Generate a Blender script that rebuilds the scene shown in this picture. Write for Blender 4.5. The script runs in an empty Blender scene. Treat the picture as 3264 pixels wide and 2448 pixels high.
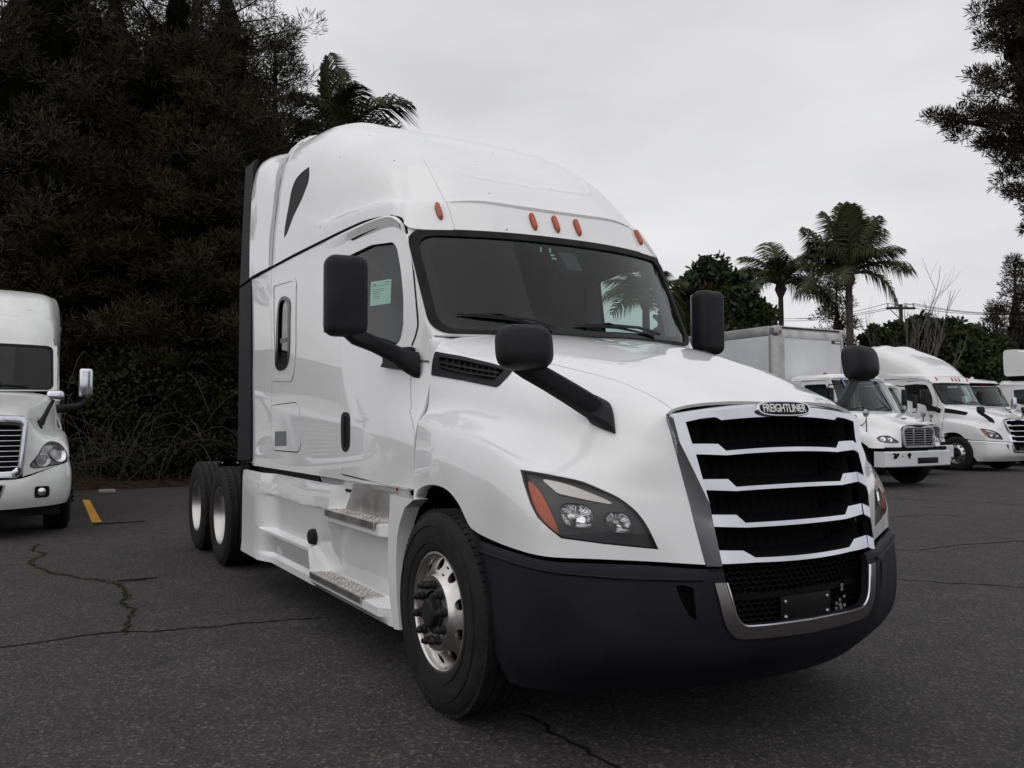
import bpy, bmesh, math, random
import numpy as np
from mathutils import Vector, Matrix
from mathutils.bvhtree import BVHTree
from mathutils.geometry import delaunay_2d_cdt

# ------------------------------------------------------------------ camera, sky, sun, exposure
sc = bpy.context.scene
C = bpy.context.collection
R = math.radians
CAM = np.array([3.995, -3.049, 1.461])
YAW, PITCH, ROLL, FPX = 2.619, 0.0457, -0.0038, 2734.2        # lens solved from the wheels and the left/right pairs of the truck
_f = np.array([math.cos(YAW)*math.cos(PITCH), math.sin(YAW)*math.cos(PITCH), math.sin(PITCH)])
_r = np.cross(_f, [0, 0, 1]); _r /= np.linalg.norm(_r)
_u = np.cross(_r, _f)
_r, _u = _r*math.cos(ROLL)+_u*math.sin(ROLL), -_r*math.sin(ROLL)+_u*math.cos(ROLL)
cd = bpy.data.cameras.new('camera'); cam = bpy.data.objects.new('camera', cd); C.objects.link(cam)
cd.sensor_width = 36; cd.lens = FPX/3264*36; cd.clip_end = 2000; cd.clip_start = 0.05
cam.matrix_world = Matrix(((_r[0], _u[0], -_f[0], CAM[0]), (_r[1], _u[1], -_f[1], CAM[1]), (_r[2], _u[2], -_f[2], CAM[2]), (0, 0, 0, 1)))
sc.camera = cam
SUN_EL, SUN_AZ = 52, -60                                       # azimuth measured from +x towards +y
world = bpy.data.worlds.new('World'); sc.world = world; world.use_nodes = True
wn, wl = world.node_tree.nodes, world.node_tree.links
wn.clear()
wo = wn.new('ShaderNodeOutputWorld'); bg = wn.new('ShaderNodeBackground'); wl.new(bg.outputs[0], wo.inputs[0])
sky = wn.new('ShaderNodeTexSky'); sky.sky_type = 'NISHITA'; sky.sun_disc = False
sky.sun_elevation = R(SUN_EL); sky.sun_rotation = R(90-SUN_AZ); sky.dust_density = 5; sky.air_density = 1.2
hs = wn.new('ShaderNodeHueSaturation'); hs.inputs['Saturation'].default_value = 0.12; wl.new(sky.outputs[0], hs.inputs['Color'])
tc = wn.new('ShaderNodeTexCoord'); mp = wn.new('ShaderNodeMapping'); mp.inputs['Scale'].default_value = (1.2, 1.2, 3.4)
wl.new(tc.outputs['Generated'], mp.inputs[0])
nz = wn.new('ShaderNodeTexNoise'); nz.inputs['Scale'].default_value = 1.6; nz.inputs['Detail'].default_value = 5; nz.inputs['Roughness'].default_value = 0.5
wl.new(mp.outputs[0], nz.inputs['Vector'])
rp = wn.new('ShaderNodeValToRGB'); rp.color_ramp.elements[0].position = 0.3; rp.color_ramp.elements[1].position = 0.75
rp.color_ramp.elements[0].color = (5.9, 5.9, 6.15, 1); rp.color_ramp.elements[1].color = (8.2, 8.2, 8.4, 1)
wl.new(nz.outputs[0], rp.inputs[0])
mx = wn.new('ShaderNodeMix'); mx.data_type = 'RGBA'; mx.inputs[0].default_value = 0.94
wl.new(hs.outputs[0], mx.inputs[6]); wl.new(rp.outputs[0], mx.inputs[7]); wl.new(mx.outputs[2], bg.inputs[0])
bg.inputs[1].default_value = 0.10
sd = bpy.data.lights.new('sun', 'SUN'); sd.energy = 0.5; sd.angle = R(100); sd.color = (1, 0.97, 0.93)
sun = bpy.data.objects.new('sun', sd); C.objects.link(sun)
_sv = Vector((math.cos(R(SUN_AZ))*math.cos(R(SUN_EL)), math.sin(R(SUN_AZ))*math.cos(R(SUN_EL)), math.sin(R(SUN_EL))))
sun.rotation_euler = _sv.to_track_quat('Z', 'Y').to_euler(); sun.location = _sv*60
sc.view_settings.view_transform = 'Standard'; sc.view_settings.look = 'None'; sc.view_settings.exposure = 0.15; sc.view_settings.gamma = 1
sc.render.engine = 'CYCLES'
sc.cycles.max_bounces = 7; sc.cycles.transparent_max_bounces = 10; sc.cycles.glossy_bounces = 4; sc.cycles.diffuse_bounces = 3
sc.cycles.caustics_reflective = False; sc.cycles.caustics_refractive = False
try: sc.cycles.use_denoising = True
except Exception: pass

# ------------------------------------------------------------------ picking points with the solved camera (pixels of a 2212 x 1659 copy)
SC = 3264/2212
def ray(V):
    d = _f+_r*((V[0]*SC-1632)/FPX)-_u*((V[1]*SC-1224)/FPX)
    return d/np.linalg.norm(d)
def hit(V, ax, val):
    d = ray(V); i = 'xyz'.index(ax); t = (val-CAM[i])/d[i]
    return CAM+t*d

# ------------------------------------------------------------------ materials
MATS = {}
def principled(name, col, rough=0.5, metal=0.0, coat=0.0, spec=0.5):
    m = bpy.data.materials.new(name); m.use_nodes = True
    b = m.node_tree.nodes['Principled BSDF']
    b.inputs['Base Color'].default_value = (*col, 1); b.inputs['Roughness'].default_value = rough
    b.inputs['Metallic'].default_value = metal; b.inputs['Coat Weight'].default_value = coat; b.inputs['Coat Roughness'].default_value = 0.03
    b.inputs['Specular IOR Level'].default_value = spec
    MATS[name] = m
    return m
def noise_col(m, c1, c2, scale, detail=4, lo=0.35, hi=0.65, coord='Object', rough=None, bump=0, bscale=None):
    n, l = m.node_tree.nodes, m.node_tree.links; b = n['Principled BSDF']
    t = n.new('ShaderNodeTexCoord'); x = n.new('ShaderNodeTexNoise'); x.inputs['Scale'].default_value = scale; x.inputs['Detail'].default_value = detail
    l.new(t.outputs[coord], x.inputs['Vector'])
    r = n.new('ShaderNodeValToRGB'); r.color_ramp.elements[0].position = lo; r.color_ramp.elements[1].position = hi
    r.color_ramp.elements[0].color = (*c1, 1); r.color_ramp.elements[1].color = (*c2, 1)
    l.new(x.outputs[0], r.inputs[0]); l.new(r.outputs[0], b.inputs['Base Color'])
    if rough:
        q = n.new('ShaderNodeMapRange'); q.inputs[3].default_value, q.inputs[4].default_value = rough
        l.new(x.outputs[0], q.inputs[0]); l.new(q.outputs[0], b.inputs['Roughness'])
    if bump:
        y = n.new('ShaderNodeTexNoise'); y.inputs['Scale'].default_value = bscale or scale*4; y.inputs['Detail'].default_value = 3
        l.new(t.outputs[coord], y.inputs['Vector'])
        u = n.new('ShaderNodeBump'); u.inputs['Strength'].default_value = bump; u.inputs['Distance'].default_value = 0.01
        l.new(y.outputs[0], u.inputs['Height']); l.new(u.outputs[0], b.inputs['Normal'])
    return m
def add_specks(m, scale, thr, col):
    """small dirt specks (dead insects, road grime) on top of whatever feeds the base colour"""
    n, l = m.node_tree.nodes, m.node_tree.links; b = n['Principled BSDF']
    src = b.inputs['Base Color'].links[0].from_socket
    t = n.new('ShaderNodeTexCoord'); v = n.new('ShaderNodeTexVoronoi'); v.inputs['Scale'].default_value = scale
    nz = n.new('ShaderNodeTexNoise'); nz.inputs['Scale'].default_value = 2.5
    l.new(t.outputs['Object'], v.inputs['Vector']); l.new(t.outputs['Object'], nz.inputs['Vector'])
    a = n.new('ShaderNodeMath'); a.operation = 'MULTIPLY'; l.new(nz.outputs[0], a.inputs[0]); a.inputs[1].default_value = thr*2
    c = n.new('ShaderNodeMath'); c.operation = 'LESS_THAN'; l.new(v.outputs['Distance'], c.inputs[0]); l.new(a.outputs[0], c.inputs[1])
    sep = n.new('ShaderNodeSeparateColor'); l.new(v.outputs['Color'], sep.inputs[0])
    k = n.new('ShaderNodeMath'); k.operation = 'GREATER_THAN'; l.new(sep.outputs[0], k.inputs[0]); k.inputs[1].default_value = 0.74
    e = n.new('ShaderNodeMath'); e.operation = 'MULTIPLY'; l.new(c.outputs[0], e.inputs[0]); l.new(k.outputs[0], e.inputs[1])
    x = n.new('ShaderNodeMix'); x.data_type = 'RGBA'; l.new(e.outputs[0], x.inputs[0]); l.new(src, x.inputs[6]); x.inputs[7].default_value = (*col, 1)
    l.new(x.outputs[2], b.inputs['Base Color'])
def glass(name, tint, refl=1.0):
    m = bpy.data.materials.new(name); m.use_nodes = True; n, l = m.node_tree.nodes, m.node_tree.links
    n.clear(); o = n.new('ShaderNodeOutputMaterial'); mix = n.new('ShaderNodeMixShader'); t = n.new('ShaderNodeBsdfTransparent'); g = n.new('ShaderNodeBsdfGlossy')
    t.inputs[0].default_value = (*tint, 1); g.inputs['Roughness'].default_value = 0.015; g.inputs['Color'].default_value = (1, 1, 1, 1)
    f = n.new('ShaderNodeFresnel'); ge = n.new('ShaderNodeNewGeometry'); io = n.new('ShaderNodeMapRange')
    io.inputs[3].default_value = 1.5; io.inputs[4].default_value = 1/1.5; l.new(ge.outputs['Backfacing'], io.inputs[0]); l.new(io.outputs[0], f.inputs['IOR'])
    k = n.new('ShaderNodeMath'); k.operation = 'MULTIPLY'; k.inputs[1].default_value = refl; k.use_clamp = True
    l.new(f.outputs[0], k.inputs[0]); l.new(k.outputs[0], mix.inputs[0]); l.new(t.outputs[0], mix.inputs[1]); l.new(g.outputs[0], mix.inputs[2]); l.new(mix.outputs[0], o.inputs[0])
    MATS[name] = m
    return m
principled('white_paint', (.8, .8, .79), .32, 0, 1.0); noise_col(MATS['white_paint'], (.79, .795, .795), (.84, .845, .85), 1.3, 6)
principled('roof_paint', (.8, .8, .79), .32, 0, 1.0); noise_col(MATS['roof_paint'], (.78, .785, .785), (.84, .845, .845), 1.3, 6); add_specks(MATS['roof_paint'], 9, .075, (.14, .13, .12))
principled('old_white', (.74, .75, .73), .35, 0, .8); noise_col(MATS['old_white'], (.66, .67, .65), (.76, .77, .75), 2.2, 6)
principled('blue_paint', (.05, .09, .32), .3, 0, 1.0)
principled('black_plastic', (.018, .018, .021), .55, spec=.22); noise_col(MATS['black_plastic'], (.010, .010, .012), (.016, .016, .018), 6, bump=.12, bscale=500)
principled('bumper_plastic', (.02, .02, .025), .6, spec=.16); noise_col(MATS['bumper_plastic'], (.009, .009, .0125), (.015, .015, .020), 3, bump=.08, bscale=600)
principled('gloss_black', (.008, .008, .01), .15, spec=.3); principled('mesh_black', (.006, .006, .007), .5, spec=.15)
principled('matte_black', (.006, .006, .006), .8, spec=.1)
principled('interior', (.02, .021, .023), .8, spec=.15)
principled('headliner', (.06, .06, .063), .9, spec=.1)
principled('seat_fabric', (.05, .05, .055), .9, spec=.1)
principled('rubber', (.016, .015, .0155), .75, spec=.25); noise_col(MATS['rubber'], (.008, .0078, .008), (.017, .016, .016), 9, bump=.1, bscale=300)
principled('chrome', (.78, .78, .82), .09, 1.0); noise_col(MATS['chrome'], (.60, .60, .65), (.70, .70, .75), 5, 4, rough=(.07, .16))
principled('chrome_dull', (.3, .29, .28), .3, 1.0)
principled('aluminium', (.62, .6, .58), .28, 1.0); noise_col(MATS['aluminium'], (.5, .48, .46), (.68, .66, .65), 7, 6, rough=(.22, .4))
principled('rear_rim', (.6, .56, .52), .3, 1.0); noise_col(MATS['rear_rim'], (.40, .385, .375), (.60, .59, .58), 5, 6, rough=(.25, .45))
principled('grey_metal', (.33, .33, .34), .38, .7); noise_col(MATS['grey_metal'], (.25, .25, .26), (.42, .42, .43), 12, 6)
principled('amber', (.42, .06, .006), .25, 0, .3)
principled('red_lens', (.4, .02, .01), .25, 0, .5)
principled('drl_white', (.62, .6, .57), .3, 0, .6)
principled('lamp_housing', (.035, .035, .038), .35)
principled('reflector', (.85, .85, .86), .12, 1.0)
principled('hatch_grey', (.16, .165, .17), .6)
principled('paper', (.55, .8, .71), .8)
principled('ink', (.02, .03, .03), .8)
principled('letter_white', (.85, .85, .86), .4)
principled('box_white', (.66, .67, .68), .45); noise_col(MATS['box_white'], (.6, .61, .62), (.69, .7, .71), 1.1, 5)
principled('box_metal', (.45, .45, .45), .42, .75); noise_col(MATS['box_metal'], (.36, .36, .36), (.52, .51, .5), 3, 5)
principled('yellow_paint', (.55, .27, .03), .7); noise_col(MATS['yellow_paint'], (.45, .22, .04), (.78, .38, .03), 9, 6)
principled('wood_pole', (.05, .045, .04), .9)
principled('bark', (.03, .024, .02), .95); noise_col(MATS['bark'], (.008, .0065, .005), (.022, .018, .014), 6, 6, bump=.5, bscale=18)
principled('palm_bark', (.07, .055, .045), .95); noise_col(MATS['palm_bark'], (.045, .035, .03), (.11, .085, .07), 3, 6, bump=.5, bscale=14)
principled('twig', (.030, .025, .022), .9)
principled('bare_wood', (.13, .12, .115), .9)
principled('moss', (.03, .035, .012), .95, spec=.1); noise_col(MATS['moss'], (.017, .017, .01), (.045, .055, .015), 22, 4)
principled('crack_dark', (.012, .011, .01), .95, spec=.1)
principled('litter', (.25, .25, .24), .8)
principled('soil', (.03, .02, .016), .95, spec=.1); noise_col(MATS['soil'], (.014, .01, .008), (.05, .03, .022), 5, 6, bump=.8, bscale=20)
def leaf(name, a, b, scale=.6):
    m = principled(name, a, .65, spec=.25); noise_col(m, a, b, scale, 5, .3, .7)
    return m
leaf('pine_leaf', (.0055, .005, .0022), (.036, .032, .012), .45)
principled('crown_shade', (.003, .003, .002), .9, spec=.05)  # shade between the needles as a colour, for the solid inside conifer crowns
leaf('brown_pine', (.012, .009, .005), (.040, .030, .016), .5)
leaf('palm_leaf', (.022, .028, .012), (.07, .08, .035), .8)
leaf('bush_leaf', (.012, .017, .008), (.05, .062, .022), 1.1)
leaf('hedge_leaf', (.014, .02, .007), (.055, .07, .022), .9)
leaf('ivy_leaf', (.006, .008, .003), (.030, .038, .011), .5)
principled('flower', (.35, .03, .02), .7)
glass('windshield_glass', (.55, .66, .62), .85)
glass('door_glass', (.72, .82, .79), .85)
glass('dark_glass', (.25, .28, .28), 1.5)
glass('lens_glass', (.95, .95, .95), .5)
def asphalt():
    m = principled('asphalt', (.05, .05, .05), .85, spec=.3); n, l = m.node_tree.nodes, m.node_tree.links; b = n['Principled BSDF']
    t = n.new('ShaderNodeTexCoord')
    def noise(s, d, r=.55):
        x = n.new('ShaderNodeTexNoise'); x.inputs['Scale'].default_value = s; x.inputs['Detail'].default_value = d; x.inputs['Roughness'].default_value = r; l.new(t.outputs['Object'], x.inputs['Vector']); return x
    def ramp(src, stops):
        r = n.new('ShaderNodeValToRGB'); e = r.color_ramp.elements
        while len(e) < len(stops): e.new(.5)
        for k, (p, c) in enumerate(stops): e[k].position = p; e[k].color = (*c, 1)
        l.new(src, r.inputs[0]); return r
    def mul(a, c, f=1.0, mode='MULTIPLY'):
        x = n.new('ShaderNodeMix'); x.data_type = 'RGBA'; x.blend_type = mode; x.inputs[0].default_value = f
        l.new(a, x.inputs[6]); l.new(c, x.inputs[7]); return x.outputs[2]
    big = ramp(noise(.22, 6).outputs[0], [(.25, (.035, .0325, .0325)), (.5, (.045, .0415, .041)), (.78, (.056, .052, .051))])
    mid = ramp(noise(3.2, 6).outputs[0], [(.3, (.75, .75, .75)), (.7, (1.12, 1.12, 1.12))])
    v = n.new('ShaderNodeTexVoronoi'); v.inputs['Scale'].default_value = 75; l.new(t.outputs['Object'], v.inputs['Vector'])
    sep = n.new('ShaderNodeSeparateColor'); l.new(v.outputs['Color'], sep.inputs[0])
    chips = ramp(sep.outputs[0], [(.0, (.55, .55, .55)), (.6, (.95, .95, .95)), (.88, (1.35, 1.32, 1.3)), (.985, (2.7, 2.6, 2.5))])
    fine = ramp(noise(260, 2).outputs[0], [(.35, (.7, .7, .7)), (.65, (1.3, 1.3, 1.3))])
    spots = ramp(noise(1.1, 3).outputs[0], [(.23, (.45, .45, .45)), (.31, (1, 1, 1))])
    c = mul(mul(mul(mul(big.outputs[0], mid.outputs[0]), chips.outputs[0]), fine.outputs[0]), spots.outputs[0])
    l.new(c, b.inputs['Base Color'])
    h = n.new('ShaderNodeMath'); h.operation = 'ADD'; l.new(v.outputs['Distance'], h.inputs[0]); l.new(noise(130, 3).outputs[0], h.inputs[1])
    u = n.new('ShaderNodeBump'); u.inputs['Strength'].default_value = .55; u.inputs['Distance'].default_value = .006
    l.new(h.outputs[0], u.inputs['Height']); l.new(u.outputs[0], b.inputs['Normal'])
    return m
asphalt()

# ------------------------------------------------------------------ mesh helpers
class MB:
    def __init__(s): s.v, s.f, s.m = [], [], []
    def add(s, v, f, mi=0):
        k = len(s.v); s.v += [tuple(map(float, p)) for p in v]; s.f += [tuple(int(i)+k for i in q) for q in f]; s.m += [mi]*len(f); return s
    def grid(s, P, mi=0, flip=False, closed_u=False):
        P = np.asarray(P); n, m = P.shape[:2]; f = []
        for i in range(n if closed_u else n-1):
            for j in range(m-1):
                q = (i*m+j, i*m+j+1, ((i+1) % n)*m+j+1, ((i+1) % n)*m+j); f.append(q[::-1] if flip else q)
        return s.add(P.reshape(-1, 3), f, mi)
    def box(s, c, d, r=0, mi=0, seg=2, M=None):
        b = bmesh.new(); bmesh.ops.create_cube(b, size=1)
        for v in b.verts: v.co = Vector((v.co.x*d[0], v.co.y*d[1], v.co.z*d[2]))
        if r: bmesh.ops.bevel(b, geom=b.edges[:], offset=r, segments=seg, profile=.5, affect='EDGES')
        T = Matrix.Translation(c) @ (M.to_4x4() if M is not None else Matrix.Identity(4)); b.transform(T)
        b.verts.index_update(); s.add([v.co for v in b.verts], [[v.index for v in f.verts] for f in b.faces], mi); b.free(); return s
    def bb(s, x0, x1, y0, y1, z0, z1, r=0, mi=0): return s.box(((x0+x1)/2, (y0+y1)/2, (z0+z1)/2), (abs(x1-x0), abs(y1-y0), abs(z1-z0)), r, mi)
    def tube(s, pts, rad, n=8, mi=0, cap=True):
        pts = [Vector(p) for p in pts]; rad = rad if hasattr(rad, '__len__') else [rad]*len(pts); rings = []; prev = None
        for i, p in enumerate(pts):
            t = (pts[min(i+1, len(pts)-1)]-pts[max(i-1, 0)]).normalized()
            a = prev-t*prev.dot(t) if prev is not None else (Vector((0, 0, 1)) if abs(t.z) < .9 else Vector((1, 0, 0))).cross(t)
            if a.length < 1e-6: a = t.orthogonal()
            a.normalize(); prev = a; b = t.cross(a)
            rings.append([p+(a*math.cos(2*math.pi*k/n)+b*math.sin(2*math.pi*k/n))*rad[i] for k in range(n)])
        k0 = len(s.v); f = []
        for i in range(len(pts)-1):
            for k in range(n): f.append((i*n+k, i*n+(k+1) % n, (i+1)*n+(k+1) % n, (i+1)*n+k))
        if cap: f.append(tuple(range(n))[::-1]); f.append(tuple((len(pts)-1)*n+k for k in range(n)))
        return s.add([p for r in rings for p in r], f, mi)
    def lathe(s, prof, n=48, axis='y', c=(0, 0, 0), mi=0, sgn=1):
        """profile of (radius, along-axis) pairs turned about the axis"""
        P = []
        for k in range(n):
            a = 2*math.pi*k/n; row = []
            for r, h in prof:
                q = (r*math.cos(a), h*sgn, r*math.sin(a)) if axis == 'y' else ((h*sgn, r*math.cos(a), r*math.sin(a)) if axis == 'x' else (r*math.cos(a), r*math.sin(a), h*sgn))
                row.append((q[0]+c[0], q[1]+c[1], q[2]+c[2]))
            P.append(row)
        return s.grid(P, mi, closed_u=True)
    def prism(s, poly, ext, mi=0, mi_side=None):
        """closed 3D polygon pushed along the vector ext"""
        n = len(poly); a = [tuple(p) for p in poly]; b = [tuple(np.array(p)+np.array(ext)) for p in poly]
        k = len(s.v); s.add(a+b, [tuple(range(n)), tuple(range(2*n-1, n-1, -1))], mi)
        s.f += [(k+i, k+(i+1) % n, k+n+(i+1) % n, k+n+i) for i in range(n)]; s.m += [mi if mi_side is None else mi_side]*n
        return s
    def loft(s, secs, closed=True, cap=True, mi=0):
        n = len(secs[0]); P = [p for q in secs for p in q]; f = []
        for i in range(len(secs)-1):
            for k in range(n if closed else n-1): f.append((i*n+k, i*n+(k+1) % n, (i+1)*n+(k+1) % n, (i+1)*n+k))
        if cap: f.append(tuple(range(n))[::-1]); f.append(tuple((len(secs)-1)*n+k for k in range(n)))
        return s.add(P, f, mi)
    def join(s, o, mi=None): 
        k = len(s.v); s.v += o.v; s.f += [tuple(i+k for i in q) for q in o.f]; s.m += (o.m if mi is None else [mi]*len(o.f)); return s
    def mirrored(s):
        o = MB(); o.v = [(x, -y, z) for x, y, z in s.v]; o.f = [q[::-1] for q in s.f]; o.m = list(s.m); return o
    def moved(s, d):
        o = MB(); o.v = [(x+d[0], y+d[1], z+d[2]) for x, y, z in s.v]; o.f = list(s.f); o.m = list(s.m); return o
    def build(s, name, mats, parent=None, angle=38, fix=True, smooth=True):
        me = bpy.data.meshes.new(name); me.from_pydata(s.v, [], s.f); me.validate()
        mats = [mats] if not isinstance(mats, (list, tuple)) else mats
        for x in mats: me.materials.append(MATS[x])
        if len(me.polygons) == len(s.m): me.polygons.foreach_set('material_index', s.m)
        if fix:
            b = bmesh.new(); b.from_mesh(me); bmesh.ops.recalc_face_normals(b, faces=b.faces[:]); b.to_mesh(me); b.free()
        if smooth:
            me.polygons.foreach_set('use_smooth', [True]*len(me.polygons)); me.set_sharp_from_angle(angle=R(angle))
        me.update()
        o = bpy.data.objects.new(name, me); C.objects.link(o)
        if parent is not None: o.parent = parent
        return o
def tag(o, label=None, cat=None, group=None, kind=None):
    for k, v in (('label', label), ('category', cat), ('group', group), ('kind', kind)):
        if v: o[k] = v
    return o
def empty(name, loc=(0, 0, 0), rz=0):
    o = bpy.data.objects.new(name, None); C.objects.link(o); o.location = loc; o.rotation_euler = (0, 0, rz); o.empty_display_size = .2; return o
def copy_tree(o, parent=None):
    c = o.copy(); C.objects.link(c)
    if parent is not None: c.parent = parent
    for ch in list(o.children): copy_tree(ch, c)
    return c
def sub(parent): return parent
def tree_of(o):
    yield o
    for c in o.children: yield from tree_of(c)

def catmull(P, n):
    """P (k, ...) -> (k-1)*n+1 points, passing through every control point"""
    P = np.asarray(P, float); k = len(P); out = []
    for i in range(k-1):
        p0 = P[i-1] if i else 2*P[0]-P[1]; p1, p2 = P[i], P[i+1]; p3 = P[i+2] if i+2 < k else 2*P[-1]-P[-2]
        for j in range(n):
            t = j/n; out.append(.5*(2*p1+(p2-p0)*t+(2*p0-5*p1+4*p2-p3)*t*t+(3*p1-p0-3*p2+p3)*t**3))
    out.append(P[-1]); return np.array(out)
def linear(P, n):
    P = np.asarray(P, float); out = []
    for i in range(len(P)-1):
        for j in range(n): out.append(P[i]+(P[i+1]-P[i])*j/n)
    out.append(P[-1]); return np.array(out)
def inside(pts, poly):
    pts = np.asarray(pts); poly = np.asarray(poly); x, y = pts[:, 0], pts[:, 1]; r = np.zeros(len(pts), bool); j = len(poly)-1
    for i in range(len(poly)):
        xi, yi = poly[i]; xj, yj = poly[j]
        if yi != yj:
            r ^= ((yi > y) != (yj > y)) & (x < (xj-xi)*(y-yi)/(yj-yi)+xi)
        j = i
    return r
def smooth_poly(poly, n=4):
    P = np.asarray(poly, float); k = len(P); out = []
    for i in range(k):
        p0, p1, p2, p3 = P[i-1], P[i], P[(i+1) % k], P[(i+2) % k]
        for j in range(n):
            t = j/n; out.append(.5*(2*p1+(p2-p0)*t+(2*p0-5*p1+4*p2-p3)*t*t+(3*p1-p0-3*p2+p3)*t**3))
    return np.array(out)
def round_poly(poly, r, n=4):
    P = np.asarray(poly, float); k = len(P); out = []
    rr = r if hasattr(r, '__len__') else [r]*k
    for i in range(k):
        a, b, c = P[i-1], P[i], P[(i+1) % k]; u, w = a-b, c-b; lu, lw = np.linalg.norm(u), np.linalg.norm(w)
        d = min(rr[i], lu*.48, lw*.48); p, q = b+u/lu*d, b+w/lw*d
        if d < 1e-6: out.append(b); continue
        for j in range(n+1):
            t = j/n; out.append((1-t)**2*p+2*t*(1-t)*b+t*t*q)
    return np.array(out)
def ring_line(pts, w):
    """ribbon polygon of half-width w about an open 2D line"""
    P = np.asarray(pts, float); T = np.gradient(P, axis=0); T /= np.linalg.norm(T, axis=1)[:, None]+1e-12; N = np.stack([-T[:, 1], T[:, 0]], 1)
    return np.concatenate([P+N*w, (P-N*w)[::-1]])
def resample(P, n, closed=False):
    P = np.asarray(P, float)
    if closed: P = np.concatenate([P, P[:1]])
    d = np.r_[0, np.cumsum(np.linalg.norm(np.diff(P, axis=0), axis=1))]; t = np.linspace(0, d[-1], n+1 if closed else n)
    Q = np.stack([np.interp(t, d, P[:, k]) for k in range(P.shape[1])], 1)
    return Q[:-1] if closed else Q

class Surf:
    """smooth sheet through a table of control points; the parameters run in metres, roughly"""
    def __init__(s, T, nu=10, nv=10, lin_u=False, lin_v=False):
        T = np.asarray(T, float)
        G = (linear if lin_u else catmull)(T, nu); G = (linear if lin_v else catmull)(np.swapaxes(G, 0, 1), nv); G = np.swapaxes(G, 0, 1)
        s.G = G; s.n, s.m = G.shape[:2]
        s.lu = np.mean(np.linalg.norm(np.diff(G, axis=0), axis=2).sum(0)); s.lv = np.mean(np.linalg.norm(np.diff(G, axis=1), axis=2).sum(1))
        s.hu, s.hv = s.lu/(s.n-1), s.lv/(s.m-1)
        tris = []
        for i in range(s.n-1):
            for j in range(s.m-1):
                a, b, c, d = i*s.m+j, i*s.m+j+1, (i+1)*s.m+j+1, (i+1)*s.m+j; tris += [(a, b, c), (a, c, d)]
        s.bvh = BVHTree.FromPolygons([Vector(p) for p in G.reshape(-1, 3)], tris)
        du = np.gradient(G, axis=0); dv = np.gradient(G, axis=1); N = np.cross(du, dv); N /= np.linalg.norm(N, axis=2)[:, :, None]+1e-12; s.N = N
    def _uv(s, p, tri):
        k = tri//2; i, j = k//(s.m-1), k % (s.m-1); a, b, c, d = s.G[i, j], s.G[i, j+1], s.G[i+1, j+1], s.G[i+1, j]; p = np.array(p)
        if tri % 2 == 0: w = np.linalg.lstsq(np.stack([b-a, c-b], 1), p-a, rcond=None)[0]; fv, fu = w[0], w[1]
        else: w = np.linalg.lstsq(np.stack([d-a, c-d], 1), p-a, rcond=None)[0]; fu, fv = w[0], w[1]
        return np.array([(i+fu)*s.hu, (j+fv)*s.hv])
    def pick(s, V):
        d = ray(V); p, n, k, _ = s.bvh.ray_cast(Vector(CAM), Vector(d))
        if p is None:                                          # just off the sheet: take the closest point to the ray
            best = None
            for t in np.linspace(2, 14, 240):
                q, n, kk, dist = s.bvh.find_nearest(Vector(CAM+d*t))
                if best is None or dist < best[0]: best = (dist, q, kk)
            p, k = best[1], best[2]
        return s._uv(p, k)
    def picks(s, Vs): return np.array([s.pick(v) for v in Vs])
    def near(s, p):
        q, n, k, d = s.bvh.find_nearest(Vector(p)); return s._uv(q, k)
    def nears(s, ps): return np.array([s.near(p) for p in ps])
    def _bil(s, A, uv):
        uv = np.atleast_2d(uv); u = np.clip(uv[:, 0]/s.hu, 0, s.n-1-1e-9); v = np.clip(uv[:, 1]/s.hv, 0, s.m-1-1e-9); i, j = u.astype(int), v.astype(int); fu, fv = (u-i)[:, None], (v-j)[:, None]
        return A[i, j]*(1-fu)*(1-fv)+A[i+1, j]*fu*(1-fv)+A[i, j+1]*(1-fu)*fv+A[i+1, j+1]*fu*fv
    def at(s, uv): return s._bil(s.G, uv)
    def nrm(s, uv): N = s._bil(s.N, uv); return N/(np.linalg.norm(N, axis=1)[:, None]+1e-12)
    def full(s): return np.array([(0, 0), (s.lu, 0), (s.lu, s.lv), (0, s.lv)])
    def split(s, regions, holes=(), outer=None, step=.035, lines=()):
        """regions: list of polygons; returns one (uv, tris) per region, last one = the rest of the sheet"""
        outer = s.full() if outer is None else np.asarray(outer)
        polys = [outer]+[np.asarray(r) for r in regions]+[np.asarray(h) for h in holes]
        pts, edges = [], []
        for P in polys:
            P = np.asarray(P); d = np.linalg.norm(P-np.roll(P, -1, 0), axis=1); Q = []
            for i in range(len(P)):
                k = max(1, int(d[i]/step)); Q += [P[i]+(P[(i+1) % len(P)]-P[i])*t/k for t in range(k)]
            b = len(pts); pts += Q; edges += [(b+i, b+(i+1) % len(Q)) for i in range(len(Q))]
        for L in lines:
            b = len(pts); pts += list(L); edges += [(b+i, b+i+1) for i in range(len(L)-1)]
        nu, nv = max(2, int(s.lu/step)), max(2, int(s.lv/step))
        g = np.stack(np.meshgrid((np.arange(nu)+.5)*s.lu/nu, (np.arange(nv)+.5)*s.lv/nv, indexing='ij'), -1).reshape(-1, 2)
        bp = np.array(pts); keep = inside(g, outer)
        for k in range(0, len(g), 400):
            dd = np.min(((g[k:k+400, None]-bp[None])**2).sum(2), axis=1); keep[k:k+400] &= dd > (step*.4)**2
        pts += list(g[keep])
        res = delaunay_2d_cdt([Vector(p) for p in pts], edges, [], 0, 1e-6)
        uv = np.array([(v.x, v.y) for v in res[0]]); tri = np.array([t for t in res[2] if len(t) == 3]); cen = uv[tri].mean(1)
        ok = inside(cen, outer)
        for h in holes: ok &= ~inside(cen, h)
        out = []
        for r in regions:
            k = ok & inside(cen, r); ok &= ~k; out.append((uv, tri[k]))
        out.append((uv, tri[ok])); return out
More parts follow.
